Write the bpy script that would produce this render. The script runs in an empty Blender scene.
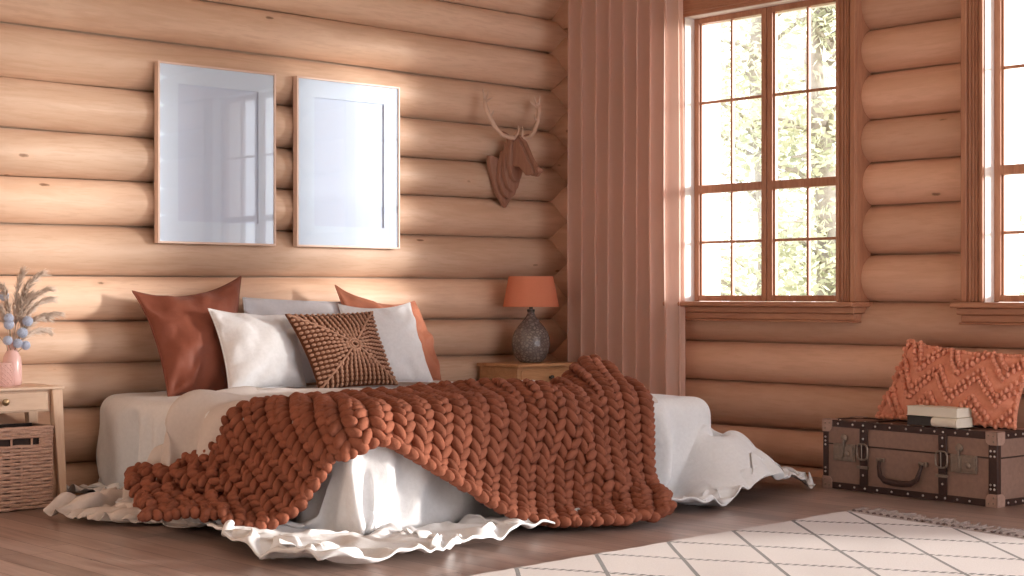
import bpy, math, random
from mathutils import Vector, Matrix, noise
random.seed(7)
PI = math.pi
SC = bpy.context.scene
COL = SC.collection

# ------------------------------------------------------------------ tagging
def tag(o, label=None, cat=None, group=None, kind=None):
    if label: o['label'] = label
    if cat: o['category'] = cat
    if group: o['group'] = group
    if kind: o['kind'] = kind
    return o

def empty(name, loc=(0, 0, 0), rz=0.0, label=None, cat=None, group=None, kind=None):
    o = bpy.data.objects.new(name, None)
    COL.objects.link(o)
    o.location = loc
    o.rotation_euler = (0, 0, rz)
    o.empty_display_size = .1
    return tag(o, label, cat, group, kind)

# ------------------------------------------------------------------ mesh builder
class MB:
    def __init__(s):
        s.v = []; s.f = []; s.mi = []; s.tone = []; s.uv = None
    def add(s, vs, fs, mi=0, tone=.5):
        n = len(s.v)
        s.v.extend([tuple(p) for p in vs])
        s.f.extend([tuple(i + n for i in f) for f in fs])
        s.mi.extend([mi] * len(fs))
        s.tone.extend([tone] * len(vs))
    def box(s, x0, x1, y0, y1, z0, z1, mi=0, tone=.5, M=None):
        vs = [Vector((x, y, z)) for z in (z0, z1) for y in (y0, y1) for x in (x0, x1)]
        if M is not None: vs = [M @ v for v in vs]
        s.add(vs, [(0, 2, 3, 1), (4, 5, 7, 6), (0, 1, 5, 4), (2, 6, 7, 3), (0, 4, 6, 2), (1, 3, 7, 5)], mi, tone)
    def frustum(s, b, t, mi=0):
        # b, t: 4 corners each, counter-clockwise from above
        s.add(list(b) + list(t), [(3, 2, 1, 0), (4, 5, 6, 7)] + [(i, (i + 1) % 4, 4 + (i + 1) % 4, 4 + i) for i in range(4)], mi)
    def lathe(s, prof, c=(0, 0, 0), n=32, mi=0, M=None, cap=True):
        vs = []; fs = []
        for r, z in prof:
            for k in range(n):
                a = 2 * PI * k / n
                p = Vector((r * math.cos(a), r * math.sin(a), z))
                if M is not None: p = M @ p
                vs.append((p[0] + c[0], p[1] + c[1], p[2] + c[2]))
        m = len(prof)
        for j in range(m - 1):
            for k in range(n):
                fs.append((j * n + k, j * n + (k + 1) % n, (j + 1) * n + (k + 1) % n, (j + 1) * n + k))
        if cap:
            fs.append(tuple(range(n - 1, -1, -1)))
            fs.append(tuple((m - 1) * n + k for k in range(n)))
        s.add(vs, fs, mi)
    def tube(s, pts, r, n=8, mi=0, closed=False, flat=1.0, up=None):
        pts = [Vector(p) for p in pts]
        if not isinstance(r, (list, tuple)): r = [r] * len(pts)
        m = len(pts); vs = []; fs = []
        prev = None
        for i, p in enumerate(pts):
            if closed: t = pts[(i + 1) % m] - pts[i - 1]
            else: t = pts[min(i + 1, m - 1)] - pts[max(i - 1, 0)]
            if t.length < 1e-9: t = Vector((0, 0, 1))
            t.normalize()
            if up is not None: a = up - t * up.dot(t)
            elif prev is None:
                a = Vector((0, 0, 1)) if abs(t.z) < .9 else Vector((1, 0, 0))
                a = a - t * a.dot(t)
            else: a = prev - t * prev.dot(t)
            a.normalize(); prev = a
            b = t.cross(a)
            for k in range(n):
                an = 2 * PI * k / n
                vs.append(p + (a * math.cos(an) * flat + b * math.sin(an)) * r[i])
        for i in range(m if closed else m - 1):
            j = (i + 1) % m
            for k in range(n):
                fs.append((i * n + k, i * n + (k + 1) % n, j * n + (k + 1) % n, j * n + k))
        if not closed:
            fs.append(tuple(range(n - 1, -1, -1)))
            fs.append(tuple((m - 1) * n + k for k in range(n)))
        s.add(vs, fs, mi)
    def blob(s, c, ax, ay, az, nu=8, nv=6, mi=0, tone=.5, droop=0.0):
        # ellipsoid with three axis vectors; droop bends its long axis
        vs = [c - az]; fs = []
        for j in range(1, nv):
            ph = -PI / 2 + PI * j / nv
            for k in range(nu):
                a = 2 * PI * k / nu
                x = math.cos(ph) * math.cos(a); y = math.cos(ph) * math.sin(a); z = math.sin(ph)
                vs.append(c + ax * (x - droop * z * z) + ay * y + az * z)
        vs.append(c + az)
        for k in range(nu): fs.append((0, 1 + (k + 1) % nu, 1 + k))
        for j in range(nv - 2):
            for k in range(nu):
                a = 1 + j * nu
                fs.append((a + k, a + (k + 1) % nu, a + nu + (k + 1) % nu, a + nu + k))
        a = 1 + (nv - 2) * nu
        for k in range(nu): fs.append((a + k, a + (k + 1) % nu, len(vs) - 1))
        s.add(vs, fs, mi, tone)
    def prism(s, poly, y0, y1, mi=0, axis='y'):
        n = len(poly)
        def mk(a, b, c):
            return (a, c, b) if axis == 'y' else ((c, a, b) if axis == 'x' else (a, b, c))
        vs = [mk(a, b, y0) for a, b in poly] + [mk(a, b, y1) for a, b in poly]
        fs = [tuple(range(n)), tuple(range(2 * n - 1, n - 1, -1))] + [(i, i + n, (i + 1) % n + n, (i + 1) % n) for i in range(n)]
        s.add(vs, fs, mi)
    def build(s, name, mats, parent=None, world=False, smooth=True, bevel=0, seg=2, sub=0, angle=40, solid=0, fixn=True):
        me = bpy.data.meshes.new(name)
        vs = s.v
        if world and parent is not None:
            c, sn = math.cos(-parent.rotation_euler[2]), math.sin(-parent.rotation_euler[2])
            L = parent.location
            vs = [((x - L[0]) * c - (y - L[1]) * sn, (x - L[0]) * sn + (y - L[1]) * c, z - L[2]) for x, y, z in vs]
        me.from_pydata(vs, [], s.f)
        me.polygons.foreach_set('material_index', s.mi)
        at = me.attributes.new('tone', 'FLOAT', 'POINT')
        at.data.foreach_set('value', s.tone)
        if s.uv:
            ul = me.uv_layers.new(name='uv')
            fl = [0.0] * (2 * len(me.loops))
            for li, lp in enumerate(me.loops):
                fl[2 * li], fl[2 * li + 1] = s.uv[lp.vertex_index]
            ul.data.foreach_set('uv', fl)
        if not isinstance(mats, (list, tuple)): mats = [mats]
        for m in mats: me.materials.append(m)
        if fixn:
            import bmesh
            bm = bmesh.new(); bm.from_mesh(me)
            bmesh.ops.recalc_face_normals(bm, faces=bm.faces)
            bm.to_mesh(me); bm.free()
        if smooth:
            me.shade_smooth()
            if angle: me.set_sharp_from_angle(angle=math.radians(angle))
        o = bpy.data.objects.new(name, me)
        COL.objects.link(o)
        if parent is not None: o.parent = parent
        if solid:
            md = o.modifiers.new('solid', 'SOLIDIFY'); md.thickness = solid; md.offset = 1
        if bevel:
            md = o.modifiers.new('bevel', 'BEVEL'); md.width = bevel; md.segments = seg
            md.limit_method = 'ANGLE'; md.angle_limit = math.radians(35)
        if sub:
            md = o.modifiers.new('sub', 'SUBSURF'); md.levels = sub; md.render_levels = sub
        return o

# ------------------------------------------------------------------ materials
class NT:
    def __init__(s, name):
        s.m = bpy.data.materials.new(name); s.m.use_nodes = True
        s.t = s.m.node_tree; s.n = s.t.nodes; s.n.clear()
        s.out = s.n.new('ShaderNodeOutputMaterial')
        s.tc = s.n.new('ShaderNodeTexCoord')
    def new(s, typ, **kw):
        n = s.n.new(typ)
        for k, v in kw.items(): setattr(n, k, v)
        return n
    def link(s, a, b): s.t.links.new(a, b)
    def set(s, sock, v):
        if isinstance(v, bpy.types.NodeSocket): s.link(v, sock)
        elif v is not None: sock.default_value = v
    def mapping(s, scale=(1, 1, 1), src='Object', rot=(0, 0, 0), loc=(0, 0, 0)):
        n = s.new('ShaderNodeMapping'); n.inputs['Scale'].default_value = scale
        n.inputs['Rotation'].default_value = rot; n.inputs['Location'].default_value = loc
        s.set(n.inputs['Vector'], s.tc.outputs[src] if isinstance(src, str) else src); return n.outputs[0]
    def noise(s, vec, scale=5, detail=4, rough=.55, dist=0):
        n = s.new('ShaderNodeTexNoise'); s.set(n.inputs['Vector'], vec)
        n.inputs['Scale'].default_value = scale; n.inputs['Detail'].default_value = detail
        n.inputs['Roughness'].default_value = rough; n.inputs['Distortion'].default_value = dist
        return n.outputs['Fac']
    def vor(s, vec, scale=5, out='Distance', feature='F1', rnd=1.0):
        n = s.new('ShaderNodeTexVoronoi', feature=feature); s.set(n.inputs['Vector'], vec)
        n.inputs['Scale'].default_value = scale; n.inputs['Randomness'].default_value = rnd
        return n.outputs[out]
    def wave(s, vec, scale=5, dist=3, detail=2, dirn='Z', dscale=1, profile='SIN'):
        n = s.new('ShaderNodeTexWave', wave_type='BANDS', bands_direction=dirn, wave_profile=profile)
        s.set(n.inputs['Vector'], vec)
        n.inputs['Scale'].default_value = scale; n.inputs['Distortion'].default_value = dist
        n.inputs['Detail'].default_value = detail; n.inputs['Detail Scale'].default_value = dscale
        return n.outputs['Fac']
    def ramp(s, fac, stops, interp='LINEAR'):
        n = s.new('ShaderNodeValToRGB'); s.set(n.inputs['Fac'], fac)
        cr = n.color_ramp; cr.interpolation = interp
        while len(cr.elements) < len(stops): cr.elements.new(.5)
        for e, (p, c) in zip(cr.elements, stops):
            e.position = p
            e.color = (c, c, c, 1) if isinstance(c, (int, float)) else (c[0], c[1], c[2], 1)
        return n.outputs['Color']
    def math(s, op, a, b=None, c=None, clamp=False):
        n = s.new('ShaderNodeMath', operation=op); n.use_clamp = clamp
        s.set(n.inputs[0], a)
        if b is not None: s.set(n.inputs[1], b)
        if c is not None: s.set(n.inputs[2], c)
        return n.outputs[0]
    def mix(s, fac, a, b, blend='MIX'):
        n = s.new('ShaderNodeMix', data_type='RGBA', blend_type=blend)
        s.set(n.inputs[0], fac)
        for sk, v in ((n.inputs[6], a), (n.inputs[7], b)):
            if isinstance(v, tuple) and len(v) == 3: v = v + (1,)
            s.set(sk, v)
        return n.outputs[2]
    def sep(s, vec):
        n = s.new('ShaderNodeSeparateXYZ'); s.set(n.inputs[0], vec); return n.outputs
    def bump(s, h, strength=.3, dist=.01):
        n = s.new('ShaderNodeBump'); s.set(n.inputs['Height'], h)
        n.inputs['Strength'].default_value = strength; n.inputs['Distance'].default_value = dist
        return n.outputs[0]
    def attr(s, name='tone'):
        n = s.new('ShaderNodeAttribute'); n.attribute_name = name; return n.outputs['Fac']
    def bsdf(s, col, rough=.6, spec=.5, metal=0, normal=None, **kw):
        n = s.new('ShaderNodeBsdfPrincipled')
        if isinstance(col, tuple) and len(col) == 3: col = col + (1,)
        s.set(n.inputs['Base Color'], col); s.set(n.inputs['Roughness'], rough)
        n.inputs['Specular IOR Level'].default_value = spec; n.inputs['Metallic'].default_value = metal
        if normal is not None: s.link(normal, n.inputs['Normal'])
        for k, v in kw.items(): s.set(n.inputs[k.replace('_', ' ')], v)
        return n.outputs[0]
    def done(s, sh):
        s.link(sh, s.out.inputs['Surface']); return s.m

def lin(r, g, b):
    f = lambda c: ((c / 255 + .055) / 1.055) ** 2.4 if c > 10 else c / 255 / 12.92
    return (f(r), f(g), f(b))

def wood(name, light, dark, axis='x', grain=1.0, rough=.5, knots=True, tone=.25, spec=.3, kcol=(.16, .07, .03)):
    t = NT(name)
    st = {'x': (.35, 3.2, 3.2), 'y': (3.2, .35, 3.2), 'z': (3.2, 3.2, .35)}[axis]
    st = tuple(a * grain for a in st)
    v = t.mapping(st)
    n1 = t.noise(v, 3.0, 6, .6, .8)
    n2 = t.noise(t.mapping(tuple(a * 5 for a in st)), 4, 3, .6)
    col = t.ramp(n1, [(.28, light), (.5, tuple(l * .62 + d * .38 for l, d in zip(light, dark))), (.74, dark)])
    lines = t.ramp(n2, [(.5, 0.0), (.62, 1.0)])
    col = t.mix(t.math('MULTIPLY', lines, .42), col, dark)
    if tone:
        k = t.ramp(t.attr(), [(0, 1 - tone), (1, 1 + tone * .35)])
        col = t.mix(1.0, col, k, 'MULTIPLY')
    h = n1
    if knots:
        sc = {'x': (2.3, 6.2, 6.2), 'y': (6.2, 2.3, 6.2), 'z': (6.2, 6.2, 2.3)}[axis]
        d = t.vor(t.mapping(tuple(a * grain for a in sc)), 1.0)
        wob = t.math('MULTIPLY', t.noise(t.mapping((14, 14, 14)), 2, 3), .07)
        d = t.math('SUBTRACT', d, wob)
        kn = t.ramp(d, [(.0, 1.0), (.02, .8), (.04, 0.0)])
        halo = t.ramp(d, [(.03, .45), (.14, 0.0)])
        col = t.mix(halo, col, dark)
        col = t.mix(t.math('MULTIPLY', kn, .8), col, kcol)
    return t.done(t.bsdf(col, rough, spec, normal=t.bump(h, .12, .01)))

def cloth(name, col, col2=None, weave=260, rough=.9, bump=.25, sheen=.0, trans=0.0, wr=0.0):
    t = NT(name)
    n = t.noise(t.mapping((1, 1, 1)), 60, 3)
    c = t.mix(n, tuple(a * .9 for a in col), col2 or tuple(min(1, a * 1.06) for a in col))
    h = t.noise(t.mapping((1, 1, 1)), weave, 2)
    if wr:
        big = t.noise(t.mapping((1, 1, 1)), 9, 4, .55, 1.2)
        h = t.math('ADD', t.math('MULTIPLY', h, .12), t.math('MULTIPLY', big, wr))
    sh = t.bsdf(c, rough, .2, normal=t.bump(h, bump, .012 if wr else .004), Sheen_Weight=sheen, Sheen_Roughness=.5)
    if trans:
        tr = t.new('ShaderNodeBsdfTranslucent'); t.set(tr.inputs[0], c)
        mx = t.new('ShaderNodeMixShader'); mx.inputs[0].default_value = trans
        t.link(sh, mx.inputs[1]); t.link(tr.outputs[0], mx.inputs[2]); sh = mx.outputs[0]
    return t.done(sh)

def plain(name, col, rough=.5, spec=.5, metal=0, nscale=0, var=.15, bump=0):
    t = NT(name)
    c = col; nm = None
    if nscale:
        n = t.noise(t.mapping((1, 1, 1)), nscale, 4)
        c = t.mix(n, tuple(a * (1 - var) for a in col), tuple(min(1, a * (1 + var)) for a in col))
        if bump: nm = t.bump(n, bump, .005)
    return t.done(t.bsdf(c, rough, spec, metal, nm))

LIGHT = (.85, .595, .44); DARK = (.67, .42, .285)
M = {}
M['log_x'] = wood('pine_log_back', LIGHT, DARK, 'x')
M['log_y_shaded'] = wood('pine_log_right_shaded', (.76, .46, .325), (.62, .345, .225), 'y')  # same pine as the back wall, its shade put into a redder, darker colour
M['trim_z'] = wood('window_wood_upright', (.50, .245, .145), (.34, .14, .08), 'z', 2.0, .4, False, 0)
M['trim_y'] = wood('window_wood_level', (.50, .245, .145), (.34, .14, .08), 'y', 2.0, .4, False, 0)
M['reveal'] = plain('pale_reveal', (.80, .70, .66), .5, .3)  # even pale pink on every jamb face
M['frame_wood'] = plain('pale_frame', (.78, .56, .46), .4, .4, 0, 30, .06)
M['stand_wood'] = wood('oak_nightstand', (.60, .33, .17), (.42, .20, .09), 'x', 2.2, .4, False, 0)
M['table_wood_x'] = wood('pine_table_level', (.83, .62, .47), (.68, .46, .32), 'x', 2.0, .35, False, 0)
M['table_wood_z'] = wood('pine_table_upright', (.80, .58, .43), (.64, .42, .28), 'z', 2.0, .35, False, 0)
M['trophy'] = wood('plywood_trophy', (.38, .20, .14), (.25, .12, .08), 'z', 3.0, .5, False, 0)
M['antler'] = plain('antler_wood', (.64, .44, .34), .5, .3, 0, 20, .2)
M['brass'] = plain('aged_brass', (.30, .20, .11), .35, .5, .9, 40, .3)
M['dark_metal'] = plain('dark_metal', (.08, .07, .06), .4, .5, .8)
M['white'] = cloth('white_linen', (.74, .74, .76), None, 300, .85, .45, .05, 0, .9)
M['pillow_white'] = cloth('white_pillow_linen', (.78, .77, .79), (.86, .85, .87), 220, .9, .45, .05, 0, .6)
M['pillow_grey'] = cloth('pale_grey_cotton', (.72, .72, .77), None, 260, .9, .35, .05, 0, .5)
M['linen'] = cloth('greige_linen', (.60, .53, .50), None, 260, .9, .4, .05, .0, .6)
M['rust'] = cloth('rust_satin', (.24, .072, .043), None, 300, .55, .4, .05, 0, .7)
M['rust2'] = cloth('terracotta_satin', (.46, .17, .10), None, 300, .5, .4, .05, 0, .7)
def knit_mat():
    t = NT('rust_wool')
    n = t.noise(t.mapping((1, 1, 1)), 45, 4, .6)
    c = t.mix(n, (.20, .064, .038), (.31, .112, .067))
    c = t.mix(1.0, c, t.ramp(t.attr(), [(0, .86), (1, 1.10)]), 'MULTIPLY')
    h = t.noise(t.mapping((1, 1, 1)), 130, 3)
    return t.done(t.bsdf(c, .9, .15, normal=t.bump(h, .5, .004)))
M['wool'] = knit_mat()
M['wool_orange'] = cloth('orange_wool', (.72, .27, .17), (.84, .37, .25), 200, .9, .5, .05)
M['crochet_base'] = cloth('brown_crochet_ground', (.13, .045, .022), None, 200, .9, .4, .05)
M['crochet_tan'] = cloth('tan_crochet_yarn', (.44, .235, .155), (.56, .32, .22), 200, .8, .4, .05)

def floor_mat():
    t = NT('oak_planks')
    o = t.sep(t.tc.outputs['Object'])
    W = .125
    xi = t.math('DIVIDE', o[0], W)
    row = t.math('FLOOR', xi)
    fx = t.math('FRACT', xi)
    wn = t.new('ShaderNodeTexWhiteNoise', noise_dimensions='1D'); t.link(row, wn.inputs['W'])
    yo = t.math('MULTIPLY_ADD', wn.outputs['Value'], 1.3, o[1])
    yi = t.math('DIVIDE', yo, 1.25)
    cell = t.math('FLOOR', yi); fy = t.math('FRACT', yi)
    cb = t.new('ShaderNodeCombineXYZ'); t.link(row, cb.inputs[0]); t.link(cell, cb.inputs[1])
    wn2 = t.new('ShaderNodeTexWhiteNoise', noise_dimensions='3D'); t.link(cb.outputs[0], wn2.inputs['Vector'])
    rnd = wn2.outputs['Value']
    off = t.new('ShaderNodeVectorMath', operation='ADD')
    sc = t.new('ShaderNodeVectorMath', operation='SCALE'); t.link(wn2.outputs['Color'], sc.inputs[0]); sc.inputs['Scale'].default_value = 9
    t.link(t.tc.outputs['Object'], off.inputs[0]); t.link(sc.outputs[0], off.inputs[1])
    g = t.noise(t.mapping((9, .7, 1), off.outputs[0]), 2.2, 6, .62, 1.0)
    g2 = t.noise(t.mapping((60, 2.0, 1), off.outputs[0]), 2, 3, .6)
    col = t.ramp(g, [(.25, (.20, .125, .10)), (.5, (.35, .245, .21)), (.78, (.50, .375, .335))])
    col = t.mix(t.math('MULTIPLY', g2, .35), col, (.16, .09, .068))
    col = t.mix(1.0, col, t.ramp(rnd, [(0, .74), (1, 1.22)]), 'MULTIPLY')
    e1 = t.math('LESS_THAN', t.math('MINIMUM', fx, t.math('SUBTRACT', 1.0, fx)), .014)
    e2 = t.math('LESS_THAN', t.math('MINIMUM', fy, t.math('SUBTRACT', 1.0, fy)), .0014)
    gap = t.math('MAXIMUM', e1, e2)
    col = t.mix(gap, col, (.055, .03, .022))
    h = t.math('SUBTRACT', t.math('MULTIPLY', g2, .15), gap)
    rough = t.ramp(g, [(0, .24), (1, .36)])
    return t.done(t.bsdf(col, rough, .5, normal=t.bump(h, .25, .004)))
M['floor'] = floor_mat()

def glass_mat(name='window_glass', tint=(.97, .985, 1.0), ior=1.0):
    t = NT(name)
    tr = t.new('ShaderNodeBsdfTransparent'); tr.inputs[0].default_value = tint + (1,)
    gl = t.new('ShaderNodeBsdfGlossy'); gl.inputs['Roughness'].default_value = .02
    lw = t.new('ShaderNodeLayerWeight'); lw.inputs[0].default_value = .5
    f = t.math('MULTIPLY_ADD', t.math('POWER', lw.outputs['Facing'], 3.5), .6, .035 * ior)
    mx = t.new('ShaderNodeMixShader'); t.link(f, mx.inputs[0])
    t.link(tr.outputs[0], mx.inputs[1]); t.link(gl.outputs[0], mx.inputs[2])
    return t.done(mx.outputs[0])
M['glass'] = glass_mat()

def curtain_mat():
    t = NT('sheer_salmon_curtain')
    n = t.noise(t.mapping((60, 60, 3)), 8, 2)
    c = t.mix(n, (.90, .67, .58), (.95, .74, .65))
    d = t.new('ShaderNodeBsdfDiffuse'); t.link(c, d.inputs[0])
    tl = t.new('ShaderNodeBsdfTranslucent'); t.link(c, tl.inputs[0])
    tp = t.new('ShaderNodeBsdfTransparent'); tp.inputs[0].default_value = (1, .90, .86, 1)
    m1 = t.new('ShaderNodeMixShader'); m1.inputs[0].default_value = .45
    t.link(d.outputs[0], m1.inputs[1]); t.link(tl.outputs[0], m1.inputs[2])
    m2 = t.new('ShaderNodeMixShader'); m2.inputs[0].default_value = .28
    t.link(m1.outputs[0], m2.inputs[1]); t.link(tp.outputs[0], m2.inputs[2])
    return t.done(m2.outputs[0])
M['curtain'] = curtain_mat()

# ------------------------------------------------------------------ setting
BY = 7.35; RX = 7.12
# seam heights of the log courses
back_seams = [(-.10, -.10), (.155, .15), (.4395, .40), (.663, .626), (.876, .852), (1.099, 1.11), (1.3585, 1.374),
              (1.591, 1.613), (1.828, 1.832), (2.078, 2.065), (2.347, 2.335), (2.60, 2.575), (2.83, 2.79), (3.07, 3.05), (3.3, 3.3)]
right_seams = [-.17, .045, .245, .507, .735, .968, 1.22, 1.488, 1.718, 1.949, 2.2, 2.435, 2.69, 2.94, 3.18]

def log_profile(z0, z1, na=14):
    # arc of a round log between two seams: list of (depth behind tangent, z)
    hz = (z1 - z0) / 2 - .0025; zc = (z0 + z1) / 2; r = hz * 1.04
    am = math.asin(hz / r)
    return [(r * (1 - math.cos(-am + 2 * am * k / na)), zc + r * math.sin(-am + 2 * am * k / na)) for k in range(na + 1)]

mb = MB()
rr = random.Random(3)
for (a0, a1), (b0, b1) in zip(back_seams[:-1], back_seams[1:]):
    tone = rr.random(); nx = 60; na = 14
    vs = []; fs = []
    ph = rr.random() * 9; dd = rr.uniform(-.006, .004)
    for i in range(nx + 1):
        x = -1.2 + 8.5 * i / nx
        u = (x - 3.35) / (7.126 - 3.35)
        z0 = a0 + (a1 - a0) * u; z1 = b0 + (b1 - b0) * u
        w = .006 * noise.noise(Vector((x * .9, ph, 0))) + dd
        for d, z in log_profile(z0, z1, na):
            vs.append((x, BY + d + w, z + .004 * noise.noise(Vector((x * 1.3, ph + 5, z)))))
    for i in range(nx):
        for k in range(na):
            a = i * (na + 1) + k
            fs.append((a, a + 1, a + na + 2, a + na + 1))
    mb.add(vs, fs, 0, tone)
mb.box(-1.2, 7.6, BY + .115, BY + .3, -.1, 3.3, 0, .3)
wall_back = mb.build('wall_back', M['log_x'], angle=50, fixn=False)
tag(wall_back, 'back wall of stacked honey pine logs behind the bed', None, None, 'structure')

mb = MB(); rr = random.Random(11)
def log_seg(y0, y1, z0, z1, tone, round0, round1, x0=RX):
    # y0 < y1; round0 / round1 say if that end is rounded over
    L = .055
    ys = []
    if round0: ys += [y0 + L * t for t in (0, .05, .12, .22, .35, .5, .7)]
    n = max(4, int((y1 - y0) / .1))
    ys += [y0 + (L if round0 else 0) + (y1 - y0 - (L if round0 else 0) - (L if round1 else 0)) * k / n for k in range(n + 1)]
    if round1: ys += [y1 - L * t for t in (.7, .5, .35, .22, .12, .05, 0)]
    na = 14; vs = []; fs = []; zc = (z0 + z1) / 2; ph = rr.random() * 7; dd = rr.uniform(-.008, .006)
    for y in ys:
        q = 1.0
        for on, e in ((round0, y - y0), (round1, y1 - y)):
            if on and e < L: q = min(q, math.sqrt(max(0, 1 - (1 - e / L) ** 2)))
        w = .006 * noise.noise(Vector((y * .9, ph, 0))) + dd
        for d, z in log_profile(z0, z1, na):
            zz = zc + (z - zc) * (.86 + .14 * q)
            vs.append((x0 + d + w + (1 - q) * .05, y, zz + .004 * noise.noise(Vector((y * 1.3, ph, z)))))
    for i in range(len(ys) - 1):
        for k in range(na):
            a = i * (na + 1) + k
            fs.append((a, a + na + 1, a + na + 2, a + 1))
    mb.add(vs, fs, 0, tone)
W1 = (5.15, 6.241); W2 = (3.165, 4.256); WZ = (.968, 2.65)
YEND = 2.15
for z0, z1 in zip(right_seams[:-1], right_seams[1:]):
    if z0 >= WZ[0] - .01 and z1 < 2.75:
        log_seg(6.36, BY + .1, z0, z1, rr.random(), False, False)
        log_seg(4.36, 5.065, z0, z1, rr.random(), False, True)
        log_seg(YEND, 3.05, z0, z1, rr.random(), False, False)
    else:
        log_seg(YEND, BY + .1, z0, z1, rr.random(), False, False)
# solid core behind the rounds, with the two openings
X0, X1 = RX + .115, RX + .26
mb.box(X0, X1, YEND, BY + .3, -.1, WZ[0] - .03, 0, .3)
mb.box(X0, X1, YEND, BY + .3, WZ[1] + .03, 3.3, 0, .3)
mb.box(X0, X1, W1[1] + .03, BY + .3, WZ[0] - .03, WZ[1] + .03, 0, .3)
mb.box(X0, X1, W2[1] + .03, W1[0] - .03, WZ[0] - .03, WZ[1] + .03, 0, .3)
mb.box(X0, X1, YEND, W2[0] - .03, WZ[0] - .03, WZ[1] + .03, 0, .3)
wall_right = mb.build('wall_right', M['log_y_shaded'], angle=50, fixn=False)
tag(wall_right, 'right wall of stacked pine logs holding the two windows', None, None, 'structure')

mb = MB(); mb.box(-1.2, 7.5, -1.8, 7.7, -.12, 0)
floor = tag(mb.build('floor', M['floor'], smooth=False), 'brown oak plank floor', None, None, 'structure')
mb = MB(); mb.box(-1.2, 7.5, -1.8, 7.7, 3.2, 3.3)
tag(mb.build('ceiling', plain('ceiling_wood', (.70, .58, .48), .6, .3, 0, 8), smooth=False), 'pale wooden ceiling', None, None, 'structure')
M['plaster'] = plain('warm_plaster', (.78, .74, .70), .9, .1, 0, 6, .05)
mb = MB(); mb.box(-1.3, -1.2, -1.9, 7.7, -.1, 3.3)  # added out of view to keep sky fill out of the room
tag(mb.build('wall_left_blocker', M['plaster'], smooth=False), 'unseen plain wall added at the left to block sky light', None, None, 'structure')
mb = MB(); mb.box(-1.2, 3.2, -1.9, -1.8, -.1, 3.2)  # added part wall behind the camera, cuts sky light on the right wall
tag(mb.build('wall_front_blocker', M['plaster'], smooth=False), 'unseen part wall added behind the viewpoint to block sky light', None, None, 'structure')

def window(n, ya, yb, label):
    # ya < yb : the opening along the wall
    w = empty('window_%d' % n, (RX, (ya + yb) / 2, WZ[0]), 0, label, None, None, 'structure')
    za, zb = WZ
    def part(name, mbx, mat, **kw): return mbx.build(name, mat, w, world=True, **kw)
    for s, y in ((1, yb), (-1, ya)):
        m = MB()
        # moulded side casing : flat board with raised bead and edge
        y0, y1 = sorted((y, y + s * .13))
        m.box(RX - .045, RX + .09, y0, y1, za - .0, zb + .006)
        a, b = sorted((y + s * .095, y + s * .127)); m.box(RX - .06, RX + .05, a, b, za + .001, zb + .004)
        a, b = sorted((y + s * .003, y + s * .02)); m.box(RX - .06, RX + .05, a, b, za + .001, zb + .004)
        for q in (.035, .055, .075):
            a, b = sorted((y + s * q, y + s * (q + .010))); m.box(RX - .053, RX, a, b, za + .001, zb + .003)
        part('casing', m, M['trim_z'], bevel=.004, smooth=True)
        m = MB()
        a, b = sorted((y - s * .003, y + s * .002)); m.box(RX - .043, X1 + .02, a, b, za, zb)
        a, b = sorted((y + s * .002, y + s * .029)); m.box(RX + .092, X1 + .018, a, b, za, zb)
        part('jamb', m, M['reveal'], smooth=False)
    m = MB()
    m.box(RX - .05, RX + .09, ya - .14, yb + .14, zb, zb + .17)
    m.box(RX - .07, RX + .09, ya - .16, yb + .16, zb + .17, zb + .20)
    m.box(RX - .06, RX + .08, ya - .143, yb + .143, zb + .02, zb + .035)
    part('head_casing', m, M['trim_y'], bevel=.004)
    m = MB(); m.box(RX - .043, X1 + .02, ya + .004, yb - .004, zb - .004, zb - .0005); m.box(RX + .092, X1 + .018, ya, yb, zb, zb + .029)
    part('head_jamb', m, M['reveal'], smooth=False)
    m = MB()
    m.box(RX - .12, X1 + .03, ya - .155, yb + .155, za - .028, za)
    part('sill', m, M['trim_y'], bevel=.008, seg=3)
    m = MB()
    m.box(RX - .08, RX + .06, ya - .14, yb + .14, za - .062, za - .028)
    m.box(RX - .06, RX + .06, ya - .125, yb + .125, za - .10, za - .062)
    m.box(RX - .075, RX + .06, ya - .13, yb + .13, za - .112, za - .10)
    part('apron', m, M['trim_y'], bevel=.006, seg=3)
    # two fixed sashes with a thick transom between the upper and lower lights
    xs = RX + .04
    yc = (ya + yb) / 2
    for s in (1, -1):
        a, b = (yc + .003, yb - .002) if s == 1 else (ya + .002, yc - .003)
        m = MB()
        zA, zB = za + .002, zb - .004
        m.box(xs, xs + .055, a, a + .036, zA, zB)
        m.box(xs, xs + .055, b - .036, b, zA, zB)
        m.box(xs, xs + .055, a + .036, b - .036, zA, zA + .034)
        m.box(xs, xs + .055, a + .036, b - .036, zB - .034, zB)
        m.box(xs - .004, xs + .055, a + .036, b - .036, 1.607, 1.655)
        m.box(xs + .014, xs + .02, a + .03, a + .046, zA, zB)
        m.box(xs + .014, xs + .02, b - .046, b - .03, zA, zB)
        fr = part('sash_frame', m, M['trim_z'], bevel=.004)
        m = MB()
        ym = (a + b) / 2
        m.box(xs + .02, xs + .04, ym - .0075, ym + .0075, zA + .03, 1.61)
        m.box(xs + .02, xs + .04, ym - .0075, ym + .0075, 1.65, zB - .03)
        m.box(xs + .0205, xs + .0395, a + .03, b - .03, 1.31, 1.325)
        m.box(xs + .0205, xs + .0395, a + .03, b - .03, 2.137, 2.152)
        part('glazing_bars', m, M['trim_z'], smooth=False)
        m = MB(); m.box(xs + .028, xs + .032, a + .03, b - .03, zA + .03, zB - .03)
        part('pane', m, M['glass'], smooth=False)
    return w
window(1, W1[0], W1[1], 'tall divided wooden window half covered by the curtain')
window(2, W2[0], W2[1], 'divided wooden window above the trunk, cut by the right edge')

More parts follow.
